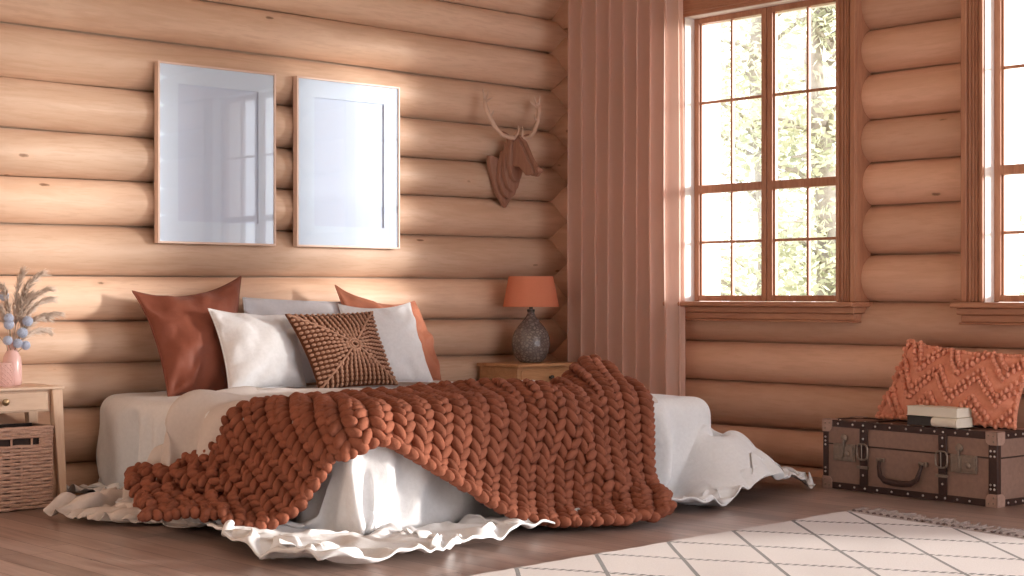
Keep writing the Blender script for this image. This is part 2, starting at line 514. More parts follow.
# ------------------------------------------------------------------ draped cloth, settled by a small solver
import numpy as np
from mathutils.bvhtree import BVHTree
BOX_LO = np.array([3.86, 5.20, -1.0]); BOX_HI = np.array([6.12, 7.60, .485]); BOX_R = .075
def push_rounded_box(X, off):
    c = (BOX_LO + BOX_HI) / 2; h = (BOX_HI - BOX_LO) / 2 - BOX_R
    d = X - c; q = np.abs(d) - h
    qm = np.maximum(q, 0); L = np.linalg.norm(qm, axis=-1)
    sd = L + np.minimum(q.max(-1), 0) - BOX_R
    n = np.where(L[..., None] > 1e-6, np.sign(d) * qm / np.maximum(L, 1e-6)[..., None], 0)
    inside = L <= 1e-6
    k = q.argmax(-1)
    ax = np.zeros_like(X); np.put_along_axis(ax, k[..., None], 1, -1); ax *= np.sign(d)
    n = np.where(inside[..., None], ax, n)
    dep = np.maximum(off - sd, 0)
    return X + n * dep[..., None], dep > 0
def settle(X, RU, RV, steps, iters=8, thick=.012, bend=.15, shear=.5, bvh=None, bvh_every=2, damp=.985,
           fric=.6, grav=.0009, pins=None, pull=None, cthick=.02, walls=True, box=True):
    """X (nv, nu, 3) start positions; RU (nv, nu-1), RV (nv-1, nu) rest lengths of the flat cloth"""
    X = X.copy(); Pv = X.copy()
    RU = RU[..., None]; RV = RV[..., None]
    RD = np.sqrt(RU[:-1] ** 2 + RV[:, :-1] ** 2)
    RU2 = (RU[:, :-1] + RU[:, 1:]); RV2 = (RV[:-1] + RV[1:])
    def con(A, B, r, w=1.0):
        d = B - A; L = np.linalg.norm(d, axis=-1, keepdims=True)
        return d * ((L - r) / np.maximum(L, 1e-8)) * .5 * w
    for s in range(steps):
        V = (X - Pv) * damp
        sp = np.linalg.norm(V, axis=-1, keepdims=True); V *= np.minimum(1, .02 / np.maximum(sp, 1e-9))
        Pv = X.copy(); X = X + V; X[..., 2] -= grav
        if pull is not None:
            W, T = pull(s / steps); X += W[..., None] * (T - X)
        for it in range(iters):
            for o in (0, 1):
                a, b = X[:, o:-1:2], X[:, o + 1::2]; c = con(a, b, RU[:, o::2]); a += c; b -= c
                a, b = X[o:-1:2], X[o + 1::2]; c = con(a, b, RV[o::2]); a += c; b -= c
            for o in (0, 1):
                a, b = X[:-1, o:-1:2], X[1:, o + 1::2]; c = con(a, b, RD[:, o::2], shear); a += c; b -= c
                a, b = X[1:, o:-1:2], X[:-1, o + 1::2]; c = con(a, b, RD[:, o::2], shear); a += c; b -= c
            if bend:
                for o in range(4):
                    a, b = X[:, o:-2:4], X[:, o + 2::4]; c = con(a, b, RU2[:, o::4], bend); a += c; b -= c
                    a, b = X[o:-2:4], X[o + 2::4]; c = con(a, b, RV2[o::4], bend); a += c; b -= c
            if pins is not None: X[pins[0]] = pins[1]
            hit = np.zeros(X.shape[:2], bool)
            if bvh is None or box:
                X, h1 = push_rounded_box(X, thick); hit |= h1
            if bvh is not None and it == iters - 1 and s % bvh_every == 0:
                for j in range(X.shape[0]):
                    for i in range(X.shape[1]):
                        p = Vector(X[j, i])
                        loc, nn, idx, dist = bvh.find_nearest(p, .15)
                        if loc is not None:
                            dd = (p - loc).dot(nn)
                            if dd < cthick:
                                X[j, i] += np.array(nn) * (cthick - dd) * .7; hit[j, i] = True
            f = X[..., 2] < thick; hit |= f; X[..., 2] = np.maximum(X[..., 2], thick)
            if walls:
                X[..., 1] = np.minimum(X[..., 1], 7.33); X[..., 0] = np.minimum(X[..., 0], 7.09)
                t = (X[..., 0] > 6.72) & (X[..., 1] < 5.07); X[..., 1] = np.where(t, 5.07, X[..., 1])
                t = (X[..., 1] > 6.93) & (X[..., 0] < 3.61); X[..., 0] = np.where(t, 3.61, X[..., 0])
                t = (X[..., 1] > 6.86) & (X[..., 0] > 6.34); X[..., 0] = np.where(t, 6.34, X[..., 0])
            if it == iters - 1: Pv += np.where(hit[..., None], (X - Pv) * fric, 0)
    return X
def lens(X):
    return np.linalg.norm(X[:, 1:] - X[:, :-1], axis=-1), np.linalg.norm(X[1:] - X[:-1], axis=-1)
def curve(pts, n):
    P = np.array(pts, float); d = np.r_[0, np.cumsum(np.linalg.norm(P[1:] - P[:-1], axis=1))]
    t = np.linspace(0, d[-1], n); return np.stack([np.interp(t, d, P[:, k]) for k in range(P.shape[1])], -1)
def field(GX, GY, fx, fy, off, octv=2):
    out = np.zeros_like(GX)
    for j in range(GX.shape[0]):
        for i in range(GX.shape[1]):
            v = noise.noise(Vector((GX[j, i] * fx, GY[j, i] * fy, off)))
            if octv > 1: v += .5 * noise.noise(Vector((GX[j, i] * fx * 2.3, GY[j, i] * fy * 2.3, off + 3)))
            out[j, i] = v
    return out
def to_mesh(name, X, mat, label, cat, solid=.004, sub=1):
    nv, nu = X.shape[:2]
    m = MB(); m.add(X.reshape(-1, 3).tolist(), [(j * nu + i, j * nu + i + 1, (j + 1) * nu + i + 1, (j + 1) * nu + i) for j in range(nv - 1) for i in range(nu - 1)])
    o = m.build(name, mat, None, angle=0, fixn=False, solid=solid, sub=sub)
    return tag(o, label, cat) if label else o
def bvh_of(*Xs):
    vs = []; fs = []
    for X in Xs:
        nv, nu = X.shape[:2]; n = len(vs)
        vs += X.reshape(-1, 3).tolist()
        fs += [(n + j * nu + i, n + j * nu + i + 1, n + (j + 1) * nu + i + 1, n + (j + 1) * nu + i) for j in range(nv - 1) for i in range(nu - 1)]
    return BVHTree.FromPolygons(vs, fs)
def duvet_cloth():
    nu, nv = 190, 144
    x0, x1, y0, y1 = 3.12, 6.96, 4.48, 7.31
    gx = np.linspace(x0, x1, nu); gy = np.linspace(y0, y1, nv)
    GX, GY = np.meshgrid(gx, gy)
    nz = field(GX, GY, 3.1, 2.7, 0)
    X = np.stack([GX, GY, .56 + .07 * nz], -1)
    X[..., 0] += .05 * field(GX, GY, 6, 6, 7); X[..., 1] += .04 * field(GX, GY, 6, 6, 17)
    du, dv = gx[1] - gx[0], gy[1] - gy[0]
    # the hem is gathered: more cloth along the border than the border is long
    bf = np.clip((5.00 - GY) / .35, 0, 1); bl = np.clip((3.55 - GX) / .3, 0, 1); br = np.clip((GX - 6.5) / .3, 0, 1)
    su = 1.045 + .30 * bf; sv = 1.04 + .26 * np.maximum(bl, br)
    RU = du * su[:, :-1]; RV = dv * sv[:-1]
    hem_f = curve([(3.30, 4.86), (3.42, 4.66), (3.75, 4.62), (4.17, 4.80), (4.72, 4.97), (5.3, 4.96), (5.72, 4.94), (6.25, 4.95), (6.70, 4.94)], nu)
    hem_l = curve([(3.30, 4.86), (3.50, 5.5), (3.62, 6.3), (3.66, 6.9), (3.62, 7.31)], nv)
    hem_r = curve([(6.72, 4.96), (6.72, 5.4), (6.50, 6.3), (6.32, 6.8), (6.32, 7.31)], nv)
    W = np.zeros_like(GX); T = X.copy()
    def setT(sl, h, ph):
        k = np.arange(len(h))
        T[sl + (0,)] = h[:, 0]; T[sl + (1,)] = h[:, 1]; T[sl + (2,)] = .035 + .035 * np.sin(k * .62 + ph) * np.cos(k * .17) + .02 * np.sin(k * .23 + ph)
    setT((0, slice(None)), hem_f, 0); setT((slice(None), 0), hem_l, 1); setT((slice(None), nu - 1), hem_r, 2)
    W[0] = .05; W[:, 0] = .04; W[:, -1] = .05
    def pull(t): return (W * (1.0 if t > .25 else 0) , T)
    top = (GY > 7.27) & (GX > 4.0) & (GX < 6.0)
    pins = (top, X[top] * np.array([1, 1, 0]) + np.array([0, 0, .50]))
    return settle(X, RU, RV, 430, iters=7, bend=.02, shear=.3, pins=pins, fric=.6, thick=.012, pull=pull)
DUV = duvet_cloth()
def tent(X):
    """the cloth slopes away from the foot corners instead of dropping straight"""
    X = X.copy(); x, y, z = X[..., 0], X[..., 1], X[..., 2]
    ox = np.maximum(x - BOX_HI[0], 0); oy = np.maximum(BOX_LO[1] - y, 0)
    ac = np.hypot(ox, oy * .9)
    m = np.clip((x - 5.75) / .3, 0, 1) * np.clip((6.6 - y) / .5, 0, 1)
    t = .46 * np.clip(1 - ac / .47, 0, 1) ** 1.3
    zz = np.where(ac > .01, np.maximum(z, t * m), z); X[..., 2] = zz
    ml = (m * (ac > .004) * (ac < .48))[1:-1, 1:-1, None] * .8
    for _k in range(26):
        A = .25 * (X[:-2, 1:-1] + X[2:, 1:-1] + X[1:-1, :-2] + X[1:-1, 2:])
        X[1:-1, 1:-1] = X[1:-1, 1:-1] * (1 - ml) + A * ml
        X, _ = push_rounded_box(X, .012)
    return X
DUV = tent(DUV)
def fold_relief(X):
    """pleats on the hanging sides and gathers in the hem lying on the floor"""
    nv, nu = X.shape[:2]
    e1 = np.gradient(X, axis=1); e2 = np.gradient(X, axis=0); N = np.cross(e1, e2); N /= np.maximum(np.linalg.norm(N, axis=-1, keepdims=True), 1e-9)
    Y = X.copy()
    for j in range(nv):
        for i in range(nu):
            x, y, z = X[j, i]
            ox = max(BOX_LO[0] - x, x - BOX_HI[0], 0); oy = max(BOX_LO[1] - y, 0)
            s = x if oy > ox else y + 20              # runs along the hem
            ac = math.hypot(ox, oy)
            side = min(1, ac / .010) * min(1, max(0, z - .02) / .1) * min(1, max(0, .50 - z) / .22)
            low = min(1, max(0, .10 - z) / .05) * min(1, max(0, ac - .04) / .06)
            a = .060 * math.sin(s * 30 + 6 * noise.noise(Vector((s * 2, z * 2, 6)))) * max(0, .5 + 1.6 * noise.noise(Vector((s * 1.7, 0, 11)))) + .034 * noise.noise(Vector((s * 5.5, z * .9, 1))) + .012 * noise.noise(Vector((s * 13, z * 1.6, 5)))
            Y[j, i] += N[j, i] * a * side
            g = abs(noise.noise(Vector((s * 7.5 + 1.5 * noise.noise(Vector((s * 2, ac * 6, 9))), ac * 2.6, 3))))
            g2 = noise.noise(Vector((s * 17, ac * 9, 8)))
            Y[j, i, 2] += low * (.105 * (.42 - g) * 1.0 + .018 * g2 + .012)
            t = 1 - min(1, (ac + max(0, .5 - z)) / .1)
            Y[j, i, 2] += t * (.012 * noise.noise(Vector((x * 2.2, y * 2.2, 2))) + .005 * noise.noise(Vector((x * 6, y * 5, 2))))
    Y[..., 2] = np.maximum(Y[..., 2], .012)
    for _k in range(1):
        Y[1:-1, 1:-1] = .6 * Y[1:-1, 1:-1] + .1 * (Y[:-2, 1:-1] + Y[2:, 1:-1] + Y[1:-1, :-2] + Y[1:-1, 2:])
    return Y
DUV = fold_relief(DUV)
to_mesh('duvet', DUV, M['white'], 'white duvet over the bed, its ruffled hem spilling onto the floor', 'duvet')

def linen_cloth():
    nu, nv = 96, 34
    u = np.linspace(0, 1, nu); v = np.linspace(0, 1, nv)
    UU, VV = np.meshgrid(u, v)
    L, Wd = 3.30, .98
    back = 6.62 - .10 * UU + .0 * UU
    X = np.stack([2.62 + L * .99 * UU, back - Wd * (1 - VV) * .97 - .35 * np.clip(UU - .6, 0, 1), .60 + .05 * field(UU * 3.4, VV, 4, 5, 1)], -1)
    RU = np.full((nv, nu - 1), L / (nu - 1)); RV = np.full((nv - 1, nu), Wd / (nv - 1)) * 1.22
    W = np.zeros_like(UU); T = X.copy()
    end = curve([(3.34, 6.12), (3.30, 6.40), (3.24, 6.63)], nv)
    T[:, 0, 0] = end[:, 0]; T[:, 0, 1] = end[:, 1]; T[:, 0, 2] = .02
    W[:, 0] = .12
    edge = curve([(3.24, 6.63, .02), (3.62, 6.72, .06), (3.76, 6.62, .22), (3.83, 6.50, .40), (4.02, 6.50, .53), (4.6, 6.56, .53), (5.4, 6.5, .53), (5.92, 6.3, .53)], nu)
    T[-1] = edge; W[-1] = .08
    def pull(t): return (W * (1.0 if t > .15 else 0), T)
    return settle(X, RU, RV, 220, iters=8, bend=.03, shear=.3, fric=.5, thick=.02, pull=pull, bvh=bvh_of(DUV), bvh_every=3, cthick=.014)
LIN = linen_cloth()
_e = curve([(3.42, 6.16, .015), (3.31, 6.36, .015), (3.22, 6.62, .015)], LIN.shape[0])
_w = np.clip(1 - np.linspace(0, 1, LIN.shape[1]) / .17, 0, 1) ** 1.5
LIN = LIN + (_e - LIN[:, 0])[:, None, :] * _w[None, :, None]
LIN[..., 2] += .045 * np.clip(np.linspace(0, 1, LIN.shape[0]) * 2 - .6, 0, 1)[:, None] * np.abs(np.sin(np.linspace(0, 1, LIN.shape[0]) * 9))[:, None] * (_w * (1 - _w) * 4)[None, :]
def crease(X):
    nv, nu = X.shape[:2]
    e1 = np.gradient(X, axis=1); e2 = np.gradient(X, axis=0); N = np.cross(e1, e2); N /= np.maximum(np.linalg.norm(N, axis=-1, keepdims=True), 1e-9)
    Y = X.copy()
    for j in range(nv):
        for i in range(nu):
            u, v = i / (nu - 1), j / (nv - 1)
            w = v + .25 * (u - .3) + .10 * noise.noise(Vector((u * 6, 0, 4)))
            a = max(0, .34 - abs(noise.noise(Vector((w * 5.5, u * 2.0, 7)))) * 1.5)
            b = noise.noise(Vector((w * 13, u * 6, 2)))
            k = .12 + .88 * min(1, max(0, (.46 - u) / .12))
            f = .050 * math.sin(w * 27 + 5 * noise.noise(Vector((u * 2.5, w * 1.5, 3))))
            Y[j, i] += N[j, i] * ((.14 * a * a / .34 + .010 * b + f * (.6 + noise.noise(Vector((w * 3, u * 4, 8))))) * k + .004)
    Y[..., 2] = np.maximum(Y[..., 2], .014)
    return Y
LIN = crease(LIN)
to_mesh('linen_throw', LIN, M['linen'], 'thin greige linen throw under the rust knit, trailing to the floor at left', 'throw')

def blanket_surface():
    F = [(3.31, 5.87, .05), (3.42, 5.63, .05), (3.58, 5.38, .05), (3.71, 5.31, .17), (3.84, 5.27, .35), (3.96, 5.13, .43), (4.13, 5.09, .33), (4.30, 5.02, .21),
         (4.46, 4.93, .10), (4.60, 4.80, .05), (4.80, 4.66, .05), (5.10, 4.62, .06)]
    B = [(3.69, 6.76, .12), (3.76, 6.45, .17), (3.84, 6.18, .28), (3.90, 6.00, .45), (4.02, 5.82, .50), (4.40, 5.88, .50), (4.82, 5.92, .50), (5.02, 5.76, .50),
         (5.28, 5.74, .51), (5.54, 5.70, .54), (5.66, 5.64, .64), (5.80, 5.50, .53)]
    R = [(5.10, 4.62, .06), (5.30, 4.76, .07), (5.39, 4.95, .16), (5.45, 5.03, .28), (5.55, 5.10, .42), (5.66, 5.28, .51), (5.80, 5.50, .53)]
    nu, nv = 84, 34
    def cr(P, n):
        P = curve(P, 4 * n); k = np.ones(9) / 9
        Q = np.stack([np.convolve(np.pad(P[:, c], 4, mode='edge'), k, 'valid') for c in range(3)], -1)
        return curve(Q, n)
    f = cr(F, nu); b = cr(B, nu); r = cr(R, nv)
    t = np.linspace(0, 1, nv)[:, None, None]
    X = f[None] * (1 - t) + b[None] * t
    # bend the last columns to the right-hand edge
    w = np.clip((np.linspace(0, 1, nu) - .72) / .28, 0, 1)[None, :, None] ** 1.6
    lin_ = X[:, -1:, :]
    X = X + w * (r[:, None, :] - lin_)
    Xp, _ = push_rounded_box(X, .07)
    for _k in range(30):   # even out
        Xp[1:-1] = .5 * Xp[1:-1] + .25 * (Xp[:-2] + Xp[2:])
        Xp[:, 1:-1] = .6 * Xp[:, 1:-1] + .2 * (Xp[:, :-2] + Xp[:, 2:])
        Xp[0] = f; Xp[-1] = b; Xp[:, -1] = r
        Xp, _ = push_rounded_box(Xp, .05)
    X = Xp
    uu = np.linspace(0, 1, nu)[None, :]; tt = np.linspace(0, 1, nv)[:, None]
    # soft folds: a slanting ridge over the foot of the bed and the doubled end on the floor
    e1 = np.gradient(X, axis=1); e2 = np.gradient(X, axis=0); N = np.cross(e1, e2); N /= np.linalg.norm(N, axis=-1, keepdims=True)
    line = tt - (1.02 - 1.9 * np.clip(uu - .55, 0, 1))
    rid = np.exp(-(line / .14) ** 2) * np.clip((uu - .55) / .1, 0, 1) * .028
    val = -np.exp(-((tt - .48) / .10) ** 2) * np.clip((.26 - uu) / .15, 0, 1) * .06
    bulge = .035 * np.sin(PI * tt) * np.clip((.3 - uu) / .1, 0, 1)
    X = X + N * (rid + val + bulge)[..., None]
    X[..., 2] = np.maximum(X[..., 2], .045)
    RU, RV = lens(X)
    W = np.full(X.shape[:2], .04); W[0] = W[-1] = .3; W[:, -1] = W[:, 0] = .3
    T = X.copy()
    X = settle(X, RU, RV, 40, iters=5, bend=.05, fric=.3, thick=.045, pull=lambda q: (W, T), bvh=bvh_of(DUV, LIN), bvh_every=4, cthick=.016, walls=False)
    return X
BLK = blanket_surface()
blk = empty('knitted_blanket', (4.5, 5.4, 0), 0, 'chunky rust knitted blanket slung diagonally across the foot of the bed', 'blanket')
kb = MB(); nv_, nu_ = BLK.shape[:2]
for _k in range(6):
    BLK[1:-1, 1:-1] = .4 * BLK[1:-1, 1:-1] + .15 * (BLK[:-2, 1:-1] + BLK[2:, 1:-1] + BLK[1:-1, :-2] + BLK[1:-1, 2:])
e1 = np.gradient(BLK, axis=1); e2 = np.gradient(BLK, axis=0); NB = np.cross(e1, e2); NB /= np.linalg.norm(NB, axis=-1, keepdims=True)
_u = np.linspace(0, 1, nu_)[None, :]; _t = np.linspace(0, 1, nv_)[:, None]
BLK[..., 2] += .045 * np.clip((.24 - _u) / .10, 0, 1) * (.35 + .65 * np.abs(np.cos(_t * PI)) ** .7)
BLK[..., 2] += .085 * np.exp(-((_u - .93) / .05) ** 2 - ((_t - .93) / .22) ** 2)
BLK = BLK + NB * (.035 * np.exp(-((_t - 1.0 + 2.1 * np.clip(_u - .60, 0, 1)) / .09) ** 2) * np.clip((_u - .58) / .1, 0, 1))[..., None]
for _k in range(8):
    NB[1:-1, 1:-1] = .2 * NB[1:-1, 1:-1] + .2 * (NB[:-2, 1:-1] + NB[2:, 1:-1] + NB[1:-1, :-2] + NB[1:-1, 2:])
kb.add(BLK.reshape(-1, 3).tolist(), [(j * nu_ + i, j * nu_ + i + 1, (j + 1) * nu_ + i + 1, (j + 1) * nu_ + i) for j in range(nv_ - 1) for i in range(nu_ - 1)], 0, .2)
_u = np.linspace(0, 1, nu_)[None, :]; _t = np.linspace(0, 1, nv_)[:, None]
def samp(A, u, v):
    u = min(max(u, 0), nu_ - 1.001); v = min(max(v, 0), nv_ - 1.001)
    i, j = int(u), int(v); a, b = u - i, v - j
    return A[j, i] * (1 - a) * (1 - b) + A[j, i + 1] * a * (1 - b) + A[j + 1, i] * (1 - a) * b + A[j + 1, i + 1] * a * b
allen = np.r_[0, np.cumsum(np.linalg.norm(BLK[:, 1:] - BLK[:, :-1], axis=-1).mean(0))]
CW = .098; ncol = int(round(allen[-1] / CW)); rk = random.Random(2)
for c in range(ncol):
    u = float(np.interp((c + .5) * allen[-1] / ncol, allen, np.arange(nu_)))
    col = np.array([samp(BLK, u, v) for v in np.linspace(0, nv_ - 1, 4 * nv_)])
    cs = np.r_[0, np.cumsum(np.linalg.norm(col[1:] - col[:-1], axis=1))]
    ns = max(4, int(round(cs[-1] / .056)))
    off = rk.random() * .3
    for q in range(ns):
        v = float(np.interp((q + .35 + off * .5) * cs[-1] / ns, cs, np.linspace(0, nv_ - 1, 4 * nv_)))
        p = Vector(samp(BLK, u, v)); n_ = Vector(samp(NB, u, v)).normalized()
        tv = Vector(samp(BLK, u, v + 1.2)) - Vector(samp(BLK, u, v - 1.2))
        if tv.length < 1e-6: continue
        tv.normalize(); n_ = (n_ - tv * n_.dot(tv)).normalized(); sd_ = tv.cross(n_)
        du_ = (Vector(samp(BLK, u + 1, v)) - Vector(samp(BLK, u - 1, v))).length / 2
        wd = du_ * (allen[-1] / ncol) / (allen[-1] / (nu_ - 1)) if du_ > 0 else CW
        wd = min(max(wd, .05), .125)
        for sgn in (-1, 1):
            j1, j2 = rk.uniform(-.004, .004), rk.uniform(-.004, .004)
            ax = (tv * 1.0 + sd_ * sgn * -.62 + n_ * -.28).normalized()
            sx = ax.cross(n_).normalized()
            c0 = p + sd_ * sgn * wd * .245 + n_ * (.004 + j1) + tv * j2
            kb.blob(c0, n_.cross(sx).cross(sx).normalized() * -.0 + n_ * .027, sx * wd * .235, ax * .050, 9, 8, 0, rk.random())
# rolled border
def border(line, nrm_, n):
    cl = curve(line, n)
    for k in range(n):
        a = Vector(cl[min(k + 1, n - 1)] - cl[max(k - 1, 0)]).normalized()
        nn = Vector((0, 0, 1)); nn = (nn - a * a.dot(nn)).normalized()
        b = a.cross(nn)
        kb.blob(Vector(cl[k]) + nn * .0, nn * .026, (b + a * .6).normalized() * .038, a * .026, 9, 7, 0, rk.random())
border(BLK[0], None, int(allen[-1] / .048)); border(BLK[-1], None, int(allen[-1] / .048))
border(BLK[:, -1], None, 34); border(BLK[:, 0], None, 22)
knit = kb.build('knitted_stitches', M['wool'], blk, world=True, angle=0, fixn=False)


# ------------------------------------------------------------------ bed
bed = empty('bed', (5.0, 6.24, 0), 0, 'low double bed under the white duvet', 'bed')
mb = MB(); mb.box(3.92, 6.08, 5.26, 7.26, .0, .26)
mb.build('bed_base', plain('base_fabric', (.5, .45, .42), .9, .2, 0, 50), bed, world=True, bevel=.02)
mb = MB(); mb.box(3.88, 6.10, 5.22, 7.27, .26, .475)
mb.build('mattress', M['white'], bed, world=True, bevel=.06, seg=4)

# ------------------------------------------------------------------ pillows
def pillow(name, corners, T, mat, parent=None, label=None, cat='pillow', pinch=(.06, .06, .06, .06), n=36, seed=0, wr=.012, tup=(0, 0, 1), power=.5, back=1.0, extra=None):
    """corners bottom-left, bottom-right, top-right, top-left; pinch bottom, right, top, left"""
    c = [Vector(p) for p in corners]
    nrm = (c[1] - c[0]).cross(c[3] - c[0]).normalized()       # towards the viewer
    def base(s, t):
        # s, t in -1..1
        a = (1 - t) / 2; b = (1 + t) / 2
        kb, kr, kt, kl = pinch
        bow_v = (kb * a * 1 - kt * b) * (1 - abs(s) ** 2.2)     # edges bow inwards
        bow_h = (kl * (1 - s) / 2 - kr * (1 + s) / 2) * (1 - abs(t) ** 2.2)
        u = (s + 1) / 2 + bow_h; w = (t + 1) / 2 + bow_v
        return (c[0] * (1 - u) * (1 - w) + c[1] * u * (1 - w) + c[2] * u * w + c[3] * (1 - u) * w)
    def surf(s, t, side):
        e = max(0, (1 - s ** 2)) * max(0, (1 - t ** 2))
        h = T * (e ** power) * (.80 + .20 * (1 - s * s) * (1 - t * t))
        p = base(s, t)
        # creases running in from the edges
        q = Vector((s * 2.2 + seed, t * 2.2, side * 3 + seed))
        m = min(1, 5 * e ** .8)
        an = math.atan2(t, s)
        rad = math.sqrt(s * s + t * t)
        cr = math.sin(an * 9 + 3 * noise.noise(q) + seed) * max(0, rad - .45) * 1.6 + noise.noise(q * 1.3) * .9 + .4 * noise.noise(q * 3.1)
        return p + nrm * side * (h * (1 if side > 0 else back) + wr * cr * m * side)
    mb = MB(); vs = []; fs = []
    def gp(i): # denser near edges
        x = -1 + 2 * i / n
        return math.sin(x * PI / 2) * .6 + x * .4
    g = [gp(i) for i in range(n + 1)]
    for j in range(n + 1):
        for i in range(n + 1): vs.append(surf(g[i], g[j], 1))
    for j in range(n):
        for i in range(n):
            a = j * (n + 1) + i; fs.append((a, a + 1, a + n + 2, a + n + 1))
    m0 = len(vs); idx = {}
    for j in range(n + 1):
        for i in range(n + 1):
            if i in (0, n) or j in (0, n): idx[i, j] = j * (n + 1) + i
            else: idx[i, j] = len(vs); vs.append(surf(g[i], g[j], -1))
    for j in range(n):
        for i in range(n):
            fs.append((idx[i, j], idx[i, j + 1], idx[i + 1, j + 1], idx[i + 1, j]))
    mb.add(vs, fs)
    # piped seam all round
    rim = [surf(g[i], -1, 1) for i in range(n)] + [surf(1, g[j], 1) for j in range(n)] + [surf(g[n - i], 1, 1) for i in range(n)] + [surf(-1, g[n - j], 1) for j in range(n)]
    o = mb.build(name, mat, parent, world=parent is not None, angle=0)
    if parent is None and label: tag(o, label, cat)
    return o, surf, nrm, rim

def pil_thing(name, corners, T, mat, label, cat, seam=True, seam_mat=None, **kw):
    c = [Vector(p) for p in corners]
    b = (c[0] + c[1]) / 2
    e = empty(name, (b.x, b.y, min(c[0].z, c[1].z)), 0, label, cat)
    o, surf, nrm, rim = pillow('cover', corners, T, mat, e, **kw)
    if seam:
        m = MB(); m.tube(rim, .0042, 6, closed=True)
        m.build('seam', seam_mat or mat, e, world=True, angle=0)
    return e, surf, nrm

pil_thing('pillow', [(4.055, 6.98, .50), (4.43, 6.96, .50), (4.645, 7.24, 1.105), (4.00, 7.24, 1.025)], .135, M['rust'],
          'large rust pillow with pointed top corners at the left of the bed', 'pillow',
          pinch=(.02, .02, .115, .07), seed=1.3, wr=.018, back=.35)
pil_thing('pillow', [(4.275, 6.77, .515), (4.76, 6.80, .53), (4.83, 6.98, .90), (4.285, 6.98, .935)], .125, M['pillow_white'],
          'square white linen pillow leaning against the large rust pillow', 'pillow',
          pinch=(.03, .05, .05, .05), seed=4.1, wr=.012, back=.35)
pil_thing('pillow', [(4.60, 7.13, .52), (5.33, 7.13, .54), (5.29, 7.22, .965), (4.645, 7.22, .99)], .06, M['pillow_grey'],
          'pale grey pillow upright at the back, mostly hidden', 'pillow',
          pinch=(.0, .02, .01, .02), seed=6.6, wr=.008, back=.3)
pil_thing('pillow', [(5.23, 6.99, .52), (5.86, 7.03, .515), (5.80, 7.2, .97), (5.235, 7.2, 1.06)], .10, M['rust2'],
          'terracotta pillow at the back right, behind the right white pillow', 'pillow',
          pinch=(.02, -.04, .12, .05), seed=8.2, wr=.018, back=.3)
pil_thing('pillow', [(5.05, 6.80, .525), (5.61, 6.80, .525), (5.575, 6.96, .962), (5.09, 6.97, .955)], .10, M['pillow_white'],
          'white pillow behind the brown crochet cushion', 'pillow',
          pinch=(.02, .03, .07, .05), seed=2.9, wr=.012, back=.3)

cc = [(4.715, 6.62, .518), (5.22, 6.62, .53), (5.165, 6.77, .915), (4.61, 6.77, .905)]
cro, csurf, cn = pil_thing('cushion', cc, .095, M['crochet_base'],
                'square brown and tan crochet cushion with a round centre motif', 'cushion',
                pinch=(.03, .05, .03, .04), seed=3.3, wr=.002, back=.35)
mb = MB()
def frame_at(s, t, ds, dt):
    p = csurf(s, t, 1)
    a = csurf(min(.999, max(-.999, s + ds * .02)), min(.999, max(-.999, t + dt * .02)), 1) - p
    if a.length < 1e-6: a = Vector((1, 0, 0))
    a.normalize()
    e1 = csurf(min(.99, s + .01), t, 1) - csurf(max(-.99, s - .01), t, 1); e2 = csurf(s, min(.99, t + .01), 1) - csurf(s, max(-.99, t - .01), 1)
    nn = e1.cross(e2).normalized()
    if nn.dot(cn) < 0: nn = -nn
    b = nn.cross(a).normalized()
    return p, a, b, nn
for q in range(4):
    ca, sa = [(1, 0), (0, 1), (-1, 0), (0, -1)][q]
    NL = 17
    for k in range(NL):
        l = -1 + 2 * (k + .5) / NL          # place across the quadrant
        # line from the edge inwards, bending towards the centre ring
        r0 = max(.17, abs(l) * .98)
        r = .955
        while r > r0:
            conv = l * (1 - .45 * max(0, (.55 - r) / .4)) if r < .55 else l
            if abs(conv) <= r:
                x, y = conv, -r
                s, t = ca * x - sa * y, sa * x + ca * y
                p, a, b, nn = frame_at(s, t, sa * 1, -ca * 1) if False else frame_at(s, t, -s if abs(s) < .98 else 0, -t if abs(t) < .98 else 0)
                dirv = (csurf(min(.99, max(-.99, s + sa * .02)), min(.99, max(-.99, t - ca * .02)), 1) - p)
                dirv = dirv.normalized() if dirv.length > 1e-6 else a
                b = nn.cross(dirv).normalized()
                mb.blob(p + nn * .004, nn * .007, b * .0085, dirv * .0128, 6, 5)
            r -= .098
for R, N in ((.075, 16), (.135, 26)):
    for k in range(N):
        an = 2 * PI * k / N
        p, a, b, nn = frame_at(R * math.cos(an), R * math.sin(an), -math.sin(an), math.cos(an))
        mb.blob(p + nn * .006, nn * .008, b * .006, a * .012, 6, 5)
mb.build('crochet_stitches', M['crochet_tan'], cro, world=True, angle=0)
mb = MB()
for sx, sy in ((1, 1), (1, -1), (-1, 1), (-1, -1)):
    pts = []
    for k in range(30):
        r = .12 + .86 * k / 29
        p, a, b, nn = frame_at(sx * r, sy * r, sx, sy); pts.append(p + nn * (.006 + .002 * math.sin(k * 2.2)))
    mb.tube(pts, .006, 6)
mb.build('diagonal_cords', M['crochet_tan'], cro, world=True, angle=0)

